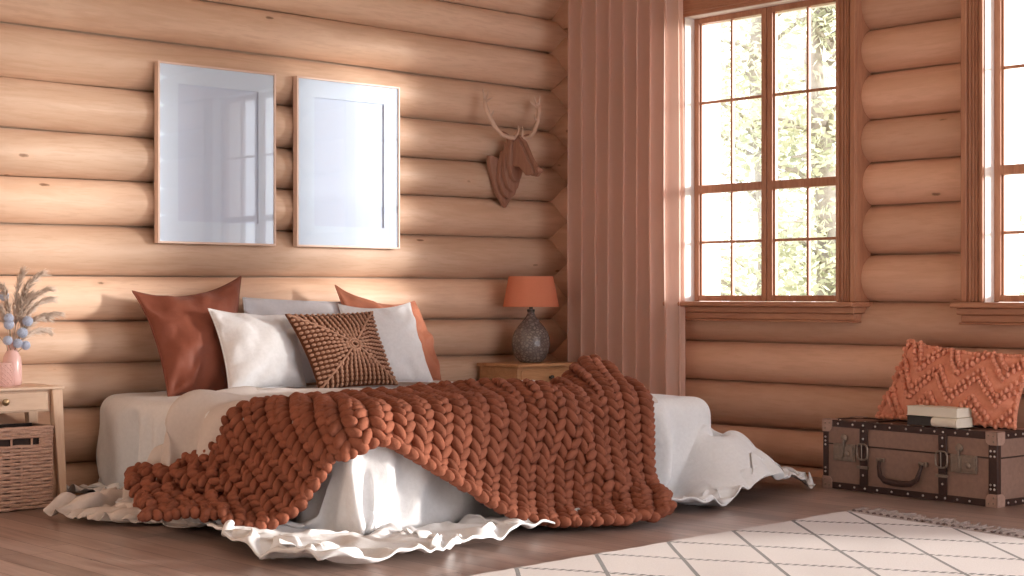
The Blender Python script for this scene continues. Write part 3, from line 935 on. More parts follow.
# ------------------------------------------------------------------ picture frames
def picture(x0, x1, z0, z1, label, tintmat):
    e = empty('picture_frame', ((x0 + x1) / 2, BY - .01, z0), 0, label, 'picture', 'framed blank prints above the bed')
    yf, yb = BY - .042, BY - .003
    m = MB(); w = .011
    m.box(x0, x0 + w, yf, yb, z0, z1); m.box(x1 - w, x1, yf, yb, z0, z1)
    m.box(x0 + w, x1 - w, yf, yb, z0, z0 + w); m.box(x0 + w, x1 - w, yf, yb, z1 - w, z1)
    m.build('frame', M['frame_wood'], e, world=True, bevel=.0015, smooth=False)
    m = MB()
    W, H = x1 - x0, z1 - z0
    a0, a1, b0, b1 = x0 + W * .17, x1 - W * .15, z0 + H * .125, z1 - H * .115
    y = yf + .010
    m.box(x0 + w, a0, y, y + .004, z0 + w, z1 - w); m.box(a1, x1 - w, y, y + .004, z0 + w, z1 - w)
    m.box(a0, a1, y, y + .004, z0 + w, b0); m.box(a0, a1, y, y + .004, b1, z1 - w)
    m.build('mat_board', plain('mat_board', (.80, .88, .99), .7, .3), e, world=True, smooth=False)
    m = MB(); m.box(a0 - .01, a1 + .01, y + .010, y + .013, b0 - .01, b1 + .01)
    m.build('print', plain('blank_print', (.74, .80, .93), .7, .3), e, world=True, smooth=False)
    m = MB(); m.box(x0 + w, x1 - w, yf + .004, yf + .006, z0 + w, z1 - w)
    m.build('glazing', M['glaze'], e, world=True, smooth=False)
M['glaze'] = glass_mat('picture_glass', ior=1.5)
picture(4.186, 4.915, 1.275, 2.221, 'left of the two tall blank framed prints above the bed', None)
picture(5.054, 5.781, 1.275, 2.224, 'right framed blank print, the one nearer the mounted deer head', None)

# ------------------------------------------------------------------ deer trophy
tr = empty('deer_trophy', (6.62, BY - .005, 1.547), 0, 'wooden mounted deer head with pale antlers on a shield plaque', 'wall decoration')
m = MB()
def shield(cx, zt, w, h, dip=.02):
    pts = [(cx - w / 2, zt)]
    for k in range(1, 6): pts.append((cx - w / 2 + w * k / 6, zt - dip * math.sin(PI * k / 6) + .015 * (1 if k == 3 else 0)))
    pts.append((cx + w / 2, zt))
    for k in range(1, 9):
        t = k / 9; pts.append((cx + w / 2 * (1 - t ** 2.2), zt - h * (t * .98)))
    pts.append((cx, zt - h))
    for k in range(8, 0, -1):
        t = k / 9; pts.append((cx - w / 2 * (1 - t ** 2.2), zt - h * (t * .98)))
    return pts
m.prism(shield(6.622, 1.87, .27, .323), BY - .040, BY - .004)
m.build('plaque', M['trophy'], tr, world=True, bevel=.006, smooth=True)
m = MB()
# neck : stacked plates stepping out from the plaque
for k, (w, zt, zb) in enumerate([(.17, 1.90, 1.60), (.15, 1.95, 1.64), (.13, 1.985, 1.70)]):
    y1 = BY - .041 - k * .034; y0 = y1 - .033
    cx = 6.62
    poly = [(cx - w * .30, zt), (cx + w * .30, zt), (cx + w * .46, zt - .10), (cx + w * .5, (zt + zb) / 2 - .03), (cx + w * .28, zb + .03), (cx, zb), (cx - w * .28, zb + .03), (cx - w * .5, (zt + zb) / 2 - .03), (cx - w * .46, zt - .10)]
    m.prism(poly, y0, y1)
m.build('neck', M['trophy'], tr, world=True, bevel=.004, smooth=True)
m = MB()
# head : three upright boards, the middle one longest
yb = BY - .11
for k, (dx, ln, hh) in enumerate([(-.024, .86, .88), (0, 1.0, 1.0), (.024, .86, .88)]):
    cx = 6.62 + dx
    prof = [(yb + .03, 1.99), (yb - .05, 1.995 - (1 - hh) * .1), (yb - .10 * ln, 1.95), (yb - .185 * ln, 1.83), (yb - .235 * ln, 1.775), (yb - .24 * ln, 1.745), (yb - .215 * ln, 1.725 + (1 - hh) * .1), (yb - .17 * ln, 1.735), (yb - .09, 1.79), (yb - .03, 1.80), (yb + .03, 1.80)]
    m.prism([(a, b) for a, b in prof], cx - .0115, cx + .0115, axis='x')
m.blob(Vector((6.62, yb - .235, 1.765)), Vector((.028, 0, 0)), Vector((0, .018, 0)), Vector((0, 0, .02)), 10, 8)
m.build('head', M['trophy'], tr, world=True, bevel=.004, smooth=True)
for s in (-1, 1):
    m = MB()
    b = Vector((6.62 + s * .05, BY - .13, 1.975))
    m.blob(b + Vector((s * .035, -.005, .012)), Vector((0, .008, 0)), Vector((0, .004, .018)), Vector((s * .045, 0, .014)), 8, 8)
    m.build('ear', M['trophy'], tr, world=True, angle=0)
    m = MB()
    AX = [(.03, 1.968), (.07, 1.972), (.115, 1.985), (.165, 2.03), (.20, 2.09), (.222, 2.15), (.225, 2.195)]
    q = lambda k, dx=0, dz=0, dy=0: (6.605 + s * (AX[k][0] + dx), BY - .17 + .01 * k + dy, AX[k][1] + dz)
    m.tube([q(k) for k in range(7)], [.015, .014, .013, .0135, .0135, .0135, .010], 8)
    m.tube([q(6), q(6, .004, .03), q(6, .016, .065)], [.0105, .008, .003], 6)
    m.tube([q(6, 0, -.01), q(6, -.02, .02), q(6, -.03, .055)], [.010, .008, .003], 6)
    m.tube([q(6, 0, -.02), q(6, -.035, .0), q(6, -.065, .018)], [.010, .007, .003], 6)
    m.tube([q(4), q(4, -.025, .02), q(4, -.03, .045)], [.009, .006, .002], 6)
    m.tube([q(0, 0, 0), q(0, -.012, .04, -.02), q(0, -.014, .075, -.02)], [.009, .007, .003], 6)
    m.build('antler', M['antler'], tr, world=True, angle=0)

# ------------------------------------------------------------------ right nightstand and lamp
ns = empty('nightstand', (6.655, 7.13, 0), 0, 'low oak nightstand with one drawer, beside the curtain', 'nightstand')
m = MB(); m.box(6.385, 6.905, 6.94, 7.32, .572, .592); m.build('top', M['stand_wood'], ns, world=True, bevel=.004)
m = MB(); m.box(6.40, 6.89, 6.965, 7.31, .10, .572)
m.build('body', M['stand_wood'], ns, world=True, bevel=.004)
for x in (6.42, 6.84):
    for y in (6.98, 7.27):
        m = MB(); m.box(x, x + .035, y, y + .035, 0, .10); m.build('leg', M['stand_wood'], ns, world=True, bevel=.003)
for z0, z1 in ((.40, .555), (.13, .385)):
    m = MB(); m.box(6.425, 6.868, 6.952, 6.966, z0, z1); d = m.build('drawer', M['stand_wood'], ns, world=True, bevel=.004)
    m = MB(); m.lathe([(.003, 0), (.008, 0), (.007, .012), (.014, .02), (.013, .028), (.004, .032)], (0, 0, 0), 16, M=Matrix.Rotation(PI / 2, 3, 'X'))
    m.v = [(a + 6.655, b + 6.953, c + (z0 + z1) / 2 + .03) for a, b, c in m.v]
    k = m.build('knob', M['dark_metal'], d); k.location = (0, 0, 0)
    k.matrix_parent_inverse = Matrix.Translation(-Vector(ns.location))

lamp = empty('table_lamp', (6.655, 7.12, .592), 0, 'table lamp with orange drum shade and mottled grey pear base', 'lamp')
def lamp_mat():
    t = NT('mottled_glass_base')
    v = t.vor(t.mapping((1, 1, 1.3)), 42, 'Distance', 'F1')
    e = t.vor(t.mapping((1, 1, 1.3)), 42, 'Distance', 'DISTANCE_TO_EDGE')
    n = t.noise(t.mapping((1, 1, 1)), 14, 3)
    c = t.mix(t.ramp(e, [(0, 1.0), (.25, 0.0)]), (.34, .29, .27), (.085, .07, .065))
    c = t.mix(t.ramp(n, [(.35, 0.0), (.65, .7)]), c, (.15, .12, .11))
    return t.done(t.bsdf(c, .22, .6, .1, t.bump(e, .5, .006)))
m = MB()
prof = [(.062, 0), (.072, .006), (.094, .03), (.112, .07), (.119, .11), (.116, .15), (.102, .19), (.078, .225), (.052, .255), (.032, .28), (.022, .30), (.019, .315)]
m.lathe(prof, (0, 0, 0), 40); m.build('base', lamp_mat(), lamp, angle=60)
m = MB(); m.lathe([(.024, .312), (.024, .325), (.012, .328), (.012, .36), (.018, .362), (.018, .385)], (0, 0, 0), 20)
m.build('neck', M['dark_metal'], lamp)
def shade_mat():
    t = NT('orange_lampshade')
    c = (.80, .27, .13, 1)
    n = t.noise(t.mapping((4, 4, 60)), 10, 3)
    cc_ = t.mix(n, (.80, .30, .18), (.88, .37, .23))
    d = t.new('ShaderNodeBsdfDiffuse'); t.link(cc_, d.inputs[0])
    tl = t.new('ShaderNodeBsdfTranslucent'); t.link(cc_, tl.inputs[0])
    mx = t.new('ShaderNodeMixShader'); mx.inputs[0].default_value = .35
    t.link(d.outputs[0], mx.inputs[1]); t.link(tl.outputs[0], mx.inputs[2])
    return t.done(mx.outputs[0])
m = MB(); m.lathe([(.173, .342), (.137, .528), (.134, .528), (.170, .342), (.173, .342)], (0, 0, 0), 56, cap=False)
m.build('shade', shade_mat(), lamp, angle=50)
m = MB()
m.tube([(.134 * math.cos(a), .134 * math.sin(a), .515) for a in [2 * PI * k / 32 for k in range(32)]], .002, 5, closed=True)
for a in (0, 2.09, 4.19): m.tube([(0, 0, .49), (.134 * math.cos(a), .134 * math.sin(a), .515)], .002, 5)
m.tube([(0, 0, .36), (0, 0, .49)], .005, 6)
m.blob(Vector((0, 0, .43)), Vector((.028, 0, 0)), Vector((0, .028, 0)), Vector((0, 0, .04)), 12, 8)
m.build('shade_fitter', plain('fitter', (.7, .66, .6), .4, .5), lamp)

# ------------------------------------------------------------------ left console table
tb = empty('side_table', (3.2, 7.17, 0), 0, 'small pale pine table with a drawer and tapering legs, beside the bed', 'table')
XR = 3.505
m = MB(); m.box(2.90, XR, 6.99, 7.335, .560, .573); m.build('tabletop', M['table_wood_x'], tb, world=True, bevel=.003)
m = MB()
m.box(2.955, XR - .055, 7.03, 7.05, .455, .56); m.box(2.955, XR - .055, 7.29, 7.31, .455, .56)
m.box(XR - .045, XR - .02, 7.05, 7.28, .455, .56); m.box(2.92, 2.945, 7.05, 7.28, .455, .56)
m.build('apron', M['table_wood_x'], tb, world=True, bevel=.002)
m = MB(); m.box(2.985, XR - .07, 7.017, 7.032, .462, .548); dr = m.build('drawer', M['table_wood_x'], tb, world=True, bevel=.004)
m = MB(); m.lathe([(.003, 0), (.006, 0), (.006, .012), (.016, .018), (.017, .026), (.005, .031)], (0, 0, 0), 16, M=Matrix.Rotation(PI / 2, 3, 'X'))
m.v = [(a + 3.215, b + 7.018, c + .508) for a, b, c in m.v]
k = m.build('knob', M['brass'], dr); k.matrix_parent_inverse = Matrix.Translation(-Vector(tb.location))
for sx in (-1, 1):
    for sy in (-1, 1):
        x = XR - .03 if sx > 0 else 2.93
        y = 7.03 if sy < 0 else 7.30
        m = MB()
        w = .026; w2 = .017
        ox = sx * .038; oy = sy * .004
        b_ = [(x + ox - w2, y + oy - w2, 0), (x + ox + w2, y + oy - w2, 0), (x + ox + w2, y + oy + w2, 0), (x + ox - w2, y + oy + w2, 0)]
        t_ = [(x - w, y - w, .56), (x + w, y - w, .56), (x + w, y + w, .56), (x - w, y + w, .56)]
        m.frustum(b_, t_); m.build('leg', M['table_wood_z'], tb, world=True, bevel=.003)

# basket
bk = empty('wicker_basket', (3.23, 7.1, 0), 0, 'tall square pinkish wicker basket on the floor in front of the side table', 'basket')
M['wicker'] = plain('wicker', (.60, .38, .29), .6, .3, 0, 90, .3, .4)
M['liner'] = plain('dark_liner', (.05, .035, .03), .8, .2, 0, 60, .4)
bx0, bx1, by0, by1, bh = 2.98, 3.455, 6.985, 7.21, .385
def rect_path(ins, z, amp, phase, n_per=.0125):
    pts = []
    cs = [(bx0 + ins, by0 + ins), (bx1 - ins, by0 + ins), (bx1 - ins, by1 - ins), (bx0 + ins, by1 - ins)]
    tot = 0
    for i in range(4):
        a, b = cs[i], cs[(i + 1) % 4]
        L = math.hypot(b[0] - a[0], b[1] - a[1]); n = int(L / n_per)
        nx, ny = (b[1] - a[1]) / L, -(b[0] - a[0]) / L
        for k in range(n):
            u = k / n; s = tot + u * L
            w = amp * math.sin(s / .05 * PI + phase)
            pts.append((a[0] + (b[0] - a[0]) * u + nx * w, a[1] + (b[1] - a[1]) * u + ny * w, z + .0015 * math.sin(s * 47 + phase * 3)))
        tot += round(L / .1) * .1
    return pts
m = MB()
nrow = 19
for r in range(nrow):
    z = .012 + r * (.285 / (nrow - 1))
    m.tube(rect_path(.012, z, .0085, PI * (r % 2)), .0083, 6, closed=True)
for r, z in enumerate((.342, .352, .363, .373)):
    m.tube(rect_path(.010, z, .004, PI * (r % 2)), .0068, 6, closed=True)
m.build('woven_sides', M['wicker'], bk, world=True, angle=0)
m = MB()
for i in range(10):
    x = bx0 + .012 + (bx1 - bx0 - .024) * i / 9
    for y in (by0 + .012, by1 - .012):
        if i in (0, 1, 2, 5, 7, 8, 9): m.tube([(x, y, .005), (x, y, bh - .01)], .0055, 6)
        else: m.tube([(x, y, .005), (x, y, .30)], .0055, 6)
for i in range(1, 6):
    y = by0 + .012 + (by1 - by0 - .024) * i / 6
    for x in (bx0 + .012, bx1 - .012): m.tube([(x, y, .005), (x, y, bh - .01)], .0055, 6)
for x in (bx0 + .012, bx1 - .012):      # woven corners close the band beside the hand holes
    pass
for r in range(4):
    z = .304 + r * .011
    for xa, xb in ((bx0 + .012, bx0 + .012 + .1), (bx1 - .075, bx1 - .012)):
        m.tube([(xa, by0 + .012, z), (xb, by0 + .012, z)], .0062, 6)
    m.tube([(bx1 - .012, by0 + .012, z), (bx1 - .012, by1 - .012, z)], .0062, 6)
m.build('stakes', M['wicker'], bk, world=True, angle=0)
m = MB()
for i in (0, 1):
    m.tube(rect_path(.010, bh - .003, .003, i * PI), .008, 6, closed=True)
m.build('rim', M['wicker'], bk, world=True, angle=0)
m = MB()
ia, ib, ic, id_ = bx0 + .022, bx1 - .022, by0 + .022, by1 - .022
m.box(ia, ib, ic, ic + .004, .01, bh - .012); m.box(ia, ib, id_ - .004, id_, .01, bh + .006)
m.box(ia, ia + .004, ic, id_, .01, bh - .01); m.box(ib - .004, ib, ic, id_, .01, bh - .006); m.box(ia, ib, ic, id_, .008, .014)
m.build('lining', M['liner'], bk, world=True, smooth=False)

# vase with dried flowers
vs_ = empty('vase', (3.340, 7.20, .573), 0, 'pink bottle-shaped vase on the side table', 'vase')
m = MB(); m.lathe([(.034, 0), (.043, .006), (.046, .03), (.045, .10), (.040, .135), (.028, .16), (.021, .175), (.020, .20), (.024, .212), (.019, .212), (.016, .19)], (0, 0, 0), 36)
m.build('vase_body', plain('pink_ceramic', (.80, .50, .46), .25, .5), vs_, angle=60)
cd = empty('candle_holder', (3.255, 7.12, .573), 0, 'small pink cup embossed with diamonds, cut by the left edge', 'candle holder')
def cup_mat():
    t = NT('embossed_pink')
    return t.done(t.bsdf((.78, .48, .43), .45, .4))
m = MB(); R = .047
m.lathe([(R - .004, 0), (R, .005), (R, .108), (R - .003, .113), (R - .008, .113), (R - .008, .03)], (0, 0, 0), 40)
m.build('cup', cup_mat(), cd, angle=50)
m = MB()
for k in range(12):
    for s in (-1, 1):
        pts = []
        for j in range(13):
            z = .006 + .1 * j / 12; a = 2 * PI * k / 12 + s * (j / 12) * PI * .72
            pts.append(((R + .001) * math.cos(a), (R + .001) * math.sin(a), z))
        m.tube(pts, .0028, 5)
m.build('raised_lattice', cup_mat(), cd, angle=0)

fl = empty('dried_flowers', (3.340, 7.20, .60), 0, 'dried pampas stems and pale blue pompom flowers in the pink vase', 'flowers')
M['pampas'] = plain('pampas', (.68, .54, .45), .8, .2, 0, 60, .3)
M['stem'] = plain('dry_stem', (.30, .22, .15), .7, .2)
M['pompom'] = plain('pompom_blue', (.55, .60, .74), .9, .1, 0, 120, .25, .6)
rf = random.Random(5)
base = Vector((3.340, 7.20, .70))
for k, (dx, dz, sweep) in enumerate([(.13, .33, .05), (.20, .30, .10), (.26, .26, .14), (.28, .20, .18), (.27, .13, .22), (.07, .36, .02), (.17, .36, .03), (.22, .18, .16), (.10, .27, .05), (-.08, .30, -.06), (-.16, .24, -.1)]):
    m = MB(); pts = []
    dx, dz = dx * .66, dz * 1.1
    tip = base + Vector((dx, rf.uniform(-.07, .03), dz))
    ctl = base + Vector((dx * .25, 0, dz * .75 + .03))
    for j in range(15):
        t = j / 14; pts.append(base * (1 - t) ** 2 + ctl * 2 * t * (1 - t) + tip * t * t)
    m.tube(pts, [.002] * 15, 5)
    for j in range(5, 15):
        for q in range(26):
            p = pts[j] + (pts[min(14, j + 1)] - pts[j]) * rf.random()
            d = (pts[min(14, j + 1)] - pts[j - 1]).normalized()
            d2 = (d + Vector((rf.uniform(-.35, .35), rf.uniform(-.35, .35), rf.uniform(-.45, .12)))).normalized()
            L = rf.uniform(.03, .075)
            e = p + d2 * L + Vector((0, 0, -L * .25))
            m.tube([p, (p + e) / 2 + Vector((0, 0, .004)), e], [.0014, .0019, .0006], 3)
    m.build('pampas_plume', M['pampas'], fl, world=True, angle=0)
for k, (dx, dy, dz) in enumerate([(.005, -.05, .065), (-.045, -.05, .08), (.045, -.05, .055), (.038, -.03, .115), (.06, -.04, .17), (-.035, -.04, .185), (-.04, 0, .29), (-.10, -.02, .13), (-.03, -.03, .155)]):
    m = MB(); c = base + Vector((dx, dy, dz + .01)); r = rf.uniform(.021, .027) * .92
    stm = MB(); stm.tube([base + Vector((0, 0, -.06)), base + Vector((dx * .3, dy * .3, dz * .5)), c], .0018, 5)
    for q in range(120):
        z = 1 - 2 * (q + .5) / 120; a = q * 2.39996; rr_ = math.sqrt(1 - z * z)
        d = Vector((rr_ * math.cos(a), rr_ * math.sin(a), z))
        m.blob(c + d * r * .86, d.orthogonal().normalized() * r * .13, d.cross(d.orthogonal()).normalized() * r * .13, d * r * .26, 4, 3)
    m.blob(c, Vector((r * .9, 0, 0)), Vector((0, r * .9, 0)), Vector((0, 0, r * .9)), 12, 8)
    pf = m.build('pompom', M['pompom'], fl, world=True, angle=0)
    st = stm.build('stem', M['stem'], pf); st.matrix_parent_inverse = Matrix.Translation(-Vector(fl.location))

# ------------------------------------------------------------------ trunk
RZ = math.radians(-93.64)
tk = empty('trunk', (6.80, 5.036, 0), RZ, 'vintage brown suitcase trunk with dark straps and studs under the window', 'trunk')
Lx, Dy, Hz = 1.054, .285, .355
def leather(name, col, sc=40, var=.3, rough=.6):
    t = NT(name)
    n = t.noise(t.mapping((1, 1, 1)), sc, 5, .6); n2 = t.noise(t.mapping((1, 1, 1)), 5, 3)
    c = t.mix(n, tuple(a * (1 - var) for a in col), tuple(a * (1 + var) for a in col))
    c = t.mix(t.math('MULTIPLY', n2, .35), c, tuple(a * .6 for a in col))
    return t.done(t.bsdf(c, rough, .35, normal=t.bump(n, .3, .003)))
M['trunk'] = leather('trunk_canvas', (.30, .185, .145))
M['strap'] = leather('dark_leather', (.050, .024, .020), 60, .4, .5)
M['cap'] = leather('worn_copper_leather', (.42, .27, .22), 50, .35, .45)
M['pewter'] = plain('aged_pewter', (.26, .20, .16), .45, .5, .6, 60, .4, .3)
M['stud'] = plain('nickel_stud', (.62, .56, .54), .3, .5, .8)
m = MB(); m.box(.006, Lx - .006, .006, Dy - .006, .008, Hz - .006); m.build('body', M['trunk'], tk, bevel=.012, seg=3)
m = MB(); zs = .232
m.tube([(.004, .004, zs), (Lx - .004, .004, zs), (Lx - .004, Dy - .004, zs), (.004, Dy - .004, zs)], .0035, 6, closed=True)
m.build('lid_seam', M['strap'], tk, angle=0)
w = .034; th = .006
m = MB()
def strip(x0, x1, y0, y1, z0, z1): m.box(x0, x1, y0, y1, z0, z1)
# front, back, ends edging
for (ya, yb) in ((-.0, th), (Dy - th, Dy)):
    m.box(0, Lx, ya, yb, 0, w); m.box(0, Lx, ya, yb, Hz - w, Hz)
    m.box(0, w, ya, yb, w, Hz - w); m.box(Lx - w * 1.4, Lx, ya, yb, w, Hz - w)
for (xa, xb) in ((0, th), (Lx - th, Lx)):
    m.box(xa, xb, th, Dy - th, 0, w); m.box(xa, xb, th, Dy - th, Hz - w, Hz)
    m.box(xa, xb, th, w, w, Hz - w); m.box(xa, xb, Dy - w, Dy - th, w, Hz - w)
m.box(th, Lx - th, th, w, Hz - th, Hz); m.box(th, Lx - th, Dy - w, Dy - th, Hz - th, Hz)
m.box(th, w, w, Dy - w, Hz - th, Hz); m.box(Lx - w, Lx - th, w, Dy - w, Hz - th, Hz)
m.build('edge_binding', M['strap'], tk, bevel=.0022)
for x in (0, Lx):
    for y in (0, Dy):
        for z in (0, Hz):
            sx = 1 if x == 0 else -1; sy = 1 if y == 0 else -1; sz = 1 if z == 0 else -1
            m = MB(); q = .062; o_ = .0035
            def bb(a0, a1, b0, b1, c0, c1):
                m.box(*sorted((x + sx * a0, x + sx * a1)), *sorted((y + sy * b0, y + sy * b1)), *sorted((z + sz * c0, z + sz * c1)))
            n_ = 8
            # rounded three-sided cap: each leaf is a quarter-rounded plate
            leaf = [(-o_, -o_), (q, -o_)] + [(q * (.55 + .45 * math.cos(a)), q * (.55 + .45 * math.sin(a))) for a in [PI / 2 * k / n_ for k in range(n_ + 1)]] + [(-o_, q)]
            def plate(f):
                a = [f(u, v, -o_) for u, v in leaf]; b = [f(u, v, .003) for u, v in leaf]; k_ = len(leaf)
                m.add(a + b, [tuple(range(k_)), tuple(range(2 * k_ - 1, k_ - 1, -1))] + [(i, i + k_, (i + 1) % k_ + k_, (i + 1) % k_) for i in range(k_)])
            plate(lambda u, v, d: (x + sx * u, y + sy * d, z + sz * v))
            plate(lambda u, v, d: (x + sx * d, y + sy * u, z + sz * v))
            plate(lambda u, v, d: (x + sx * u, y + sy * v, z + sz * d))
            cp = m.build('corner_cap', M['cap'], tk, bevel=.0018)
            if y == 0:
                ms = MB()
                for (u, v) in ((.018, .018), (.045, .016), (.016, .045)):
                    ms.blob(Vector((x + sx * u, -.0045, z + sz * v)), Vector((.0045, 0, 0)), Vector((0, .003, 0)), Vector((0, 0, .0045)), 8, 6)
                ms.build('rivets', M['pewter'], cp, angle=0)
def studs(pts, parent):
    for p, ax in pts:
        ms = MB(); a = Vector(ax)
        b = a.orthogonal().normalized(); c = a.cross(b)
        ms.blob(Vector(p), b * .0062, c * .0062, a * .0045, 8, 6)
        ms.build('stud', M['stud'], parent, angle=0)
pts = []
for x in [.10, .195, .262, .34, .43, .53, .62, .70, .75, .82, .89]:
    pts += [((x, -.0005, Hz - .017), (0, -1, 0)), ((x + .012, -.0005, .017), (0, -1, 0)), ((x, .017, Hz + .0005), (0, 0, 1))]
for z in (.085, .105, .225, .245, .265): pts += [((.017, -.0005, z), (0, -1, 0))]
for z in (.085, .105, .24, .265):
    pts += [((Lx - .035, -.0005, z), (0, -1, 0)), ((Lx - .014, -.0005, z), (0, -1, 0))]
for y in (.09, .15, .21): pts += [((Lx + .0005, y, Hz - .017), (1, 0, 0)), ((Lx + .0005, y, .017), (1, 0, 0))]
studs(pts, tk)
for (xa, xb) in ((.234, .301), (.715, .785)):
    xc = (xa + xb) / 2; hw = .024
    m = MB()
    m.box(xc - hw, xc + hw, -.006, .002, .03, Hz - .03)
    m.box(xc - hw, xc + hw, -.003, Dy, Hz - .002, Hz + .003)
    m.box(xc - hw * .8, xc + hw * .8, -.012, -.006, .145, .235)
    st = m.build('strap', M['strap'], tk, bevel=.003)
    m = MB(); bh_ = .052
    cz = .205
    loop = []
    for k in range(24):
        a = 2 * PI * k / 24
        sx = abs(math.cos(a)) ** .6 * (1 if math.cos(a) > 0 else -1); sz = abs(math.sin(a)) ** .6 * (1 if math.sin(a) > 0 else -1)
        loop.append((xc + .034 * sx, -.015, cz + .04 * sz))
    m.tube(loop, .005, 6, closed=True)
    m.tube([(xc, -.018, cz - .04), (xc, -.02, cz + .035)], .003, 6)
    m.box(xc - .034, xc + .034, -.016, -.004, .118, .132)
    m.build('buckle', M['pewter'], st, bevel=0)
    studs([((xc, -.0065, Hz - .045), (0, -1, 0)), ((xc, -.0065, .27), (0, -1, 0)), ((xc, -.0065, .085), (0, -1, 0))], st)
# handle
m = MB()
ha, hb = .375, .635
pts_ = [(ha, -.012, .172), (ha + .004, -.022, .14), (ha + .018, -.03, .095), (ha + .05, -.033, .073), (ha + .1, -.034, .067), (hb - .1, -.034, .067), (hb - .05, -.033, .073), (hb - .018, -.03, .095), (hb - .004, -.022, .14), (hb, -.012, .172)]
m.tube(pts_, [.009, .010, .012, .015, .016, .016, .015, .012, .010, .009], 10)
hd = m.build('handle', M['strap'], tk, angle=0)
for x in (ha, hb):
    m = MB(); m.box(x - .026, x + .026, -.010, .0, .162, .182); m.tube([(x - .012, -.016, .172), (x + .012, -.016, .172)], .007, 8)
    m.build('handle_mount', M['pewter'], hd, bevel=.002)
for (xa, xb) in ((.073, .215), (.795, .945)):
    m = MB(); xc = (xa + xb) / 2
    m.box(xa, xb, -.006, .002, .148, .236)
    m.box(xa + .008, xa + .062, -.012, -.006, .156, .228)
    m.box(xc + .004, xb - .01, -.010, -.006, .156, .228)
    lt = m.build('latch', M['pewter'], tk, bevel=.003)
    m = MB()
    m.lathe([(.004, 0), (.016, 0), (.016, .006), (.006, .009)], (0, 0, 0), 18, M=Matrix.Rotation(PI / 2, 3, 'X'))
    m.v = [(a + xb - .045, b - .008, c + .188) for a, b, c in m.v]
    hx = xc - .002 if xa < .5 else xa + .05
    m.box(hx - .006, hx + .006, -.016, -.005, .17, .262)
    m.lathe([(.003, 0), (.022, 0), (.02, .004), (.006, .008)], (0, 0, 0), 18, M=Matrix.Rotation(PI / 2, 3, 'X'))
    k0 = len(m.v) - 18 * 4
    for i in range(k0, len(m.v)):
        a, b, c = m.v[i]; m.v[i] = (a + hx, b - .003, c + .268)
    m.build('hasp', M['pewter'], lt, bevel=.0015)

# books on the trunk (local axes of the trunk reused through world points)
ct, st_ = math.cos(RZ), math.sin(RZ)
def T(lx, ly, z): return (6.80 + lx * ct - ly * st_, 5.036 + lx * st_ + ly * ct, z)
def book(name, lx, ly, w, d, h, z, rz, cover, pages, label, spine_dir=1):
    p = T(lx, ly, z)
    e = empty(name, p, RZ + rz, label, 'book')
    m = MB(); c = .003
    m.box(0, w, 0, d, 0, c); m.box(0, w, 0, d, h - c, h)
    # rounded spine along the left short side
    m.box(0, w, d - c, d, 0, h)
    m.build('cover', cover, e, bevel=.0012)
    m = MB(); m.box(.004, w - .004, .004, d - .003, c, h - c); m.build('pages', pages, e, smooth=False)
    return e
M['page'] = plain('book_pages', (.74, .68, .58), .8, .2, 0, 200, .12)
def lined_page():
    t = NT('page_block')
    wv = t.wave(t.mapping((1, 1, 1)), 160, .5, 1, 'Z')
    return t.done(t.bsdf(t.mix(wv, (.72, .66, .56), (.84, .79, .70)), .8, .2))
M['pageblock'] = lined_page()
M['cream'] = plain('cream_cover', (.76, .70, .60), .6, .3, 0, 40, .06)
M['darkcover'] = plain('charcoal_cover', (.05, .045, .045), .6, .3, 0, 60, .3)
ZT = Hz + .006
book('book', .522, .012, .165, .11, .045, ZT, 0, M['darkcover'], M['darkcover'], 'dark-covered book at the left under the cream one on the trunk')
e = book('book', .690, .005, .145, .115, .047, ZT, 0, M['cream'], M['pageblock'], 'cream book with rounded spine at the right under the top book')
m = MB(); m.tube([(.0, -.0, .0235), (.145, .0, .0235)], .0225, 14); m.build('spine', M['cream'], e)
book('book', .535, -.004, .295, .12, .046, ZT + .0485, math.radians(1), M['cream'], M['pageblock'], 'thick cream book lying on top of the small stack')

# orange knitted cushion leaning on the wall
oc = [T(.225, .15, .368), T(1.06, .15, .365), T(1.10, .255, .715), T(.345, .268, .775)]
ocu, osurf, on_ = pil_thing('knitted_cushion', oc, .075, M['wool_orange'], 'orange chunky zigzag knit cushion leaning on the wall over the trunk', 'cushion', seam=False,
                     pinch=(.02, .03, .07, .03), seed=5.5, wr=.006, n=30)
mb = MB(); ro = random.Random(9)
def osf(s, t):
    s = max(-.985, min(.985, s)); t = max(-.985, min(.985, t)); return osurf(s, t, 1)
NZ = 3.1          # zigzag periods across
rows = 8
for r in range(-7, rows + 8):
    # paired ropes of bobbles; every third row is a flat gap
    if r % 3 == 2: continue
    n = 44
    for k in range(n):
        s = -1 + 2 * (k + .5) / n
        ph = (s + 1) / 2 * NZ + .3
        tri = 2 * abs(ph - math.floor(ph + .5))
        t = -1.0 + 2 * (r + .5) / rows + (tri - .5) * .72
        if abs(t) > .97: continue
        p = osf(s, t)
        e1 = osf(s + .01, t) - osf(s - .01, t); e2 = osf(s, t + .01) - osf(s, t - .01)
        nn = e1.cross(e2)
        if nn.length < 1e-9: continue
        nn.normalize()
        if nn.dot(on_) < 0: nn = -nn
        a = e1.normalized(); b = nn.cross(a)
        R = ro.uniform(.0135, .0160)
        mb.blob(p + nn * .010 + b * ro.uniform(-.003, .003), nn * R * 1.15, a * R * .72, b * R * 1.05, 7, 5)
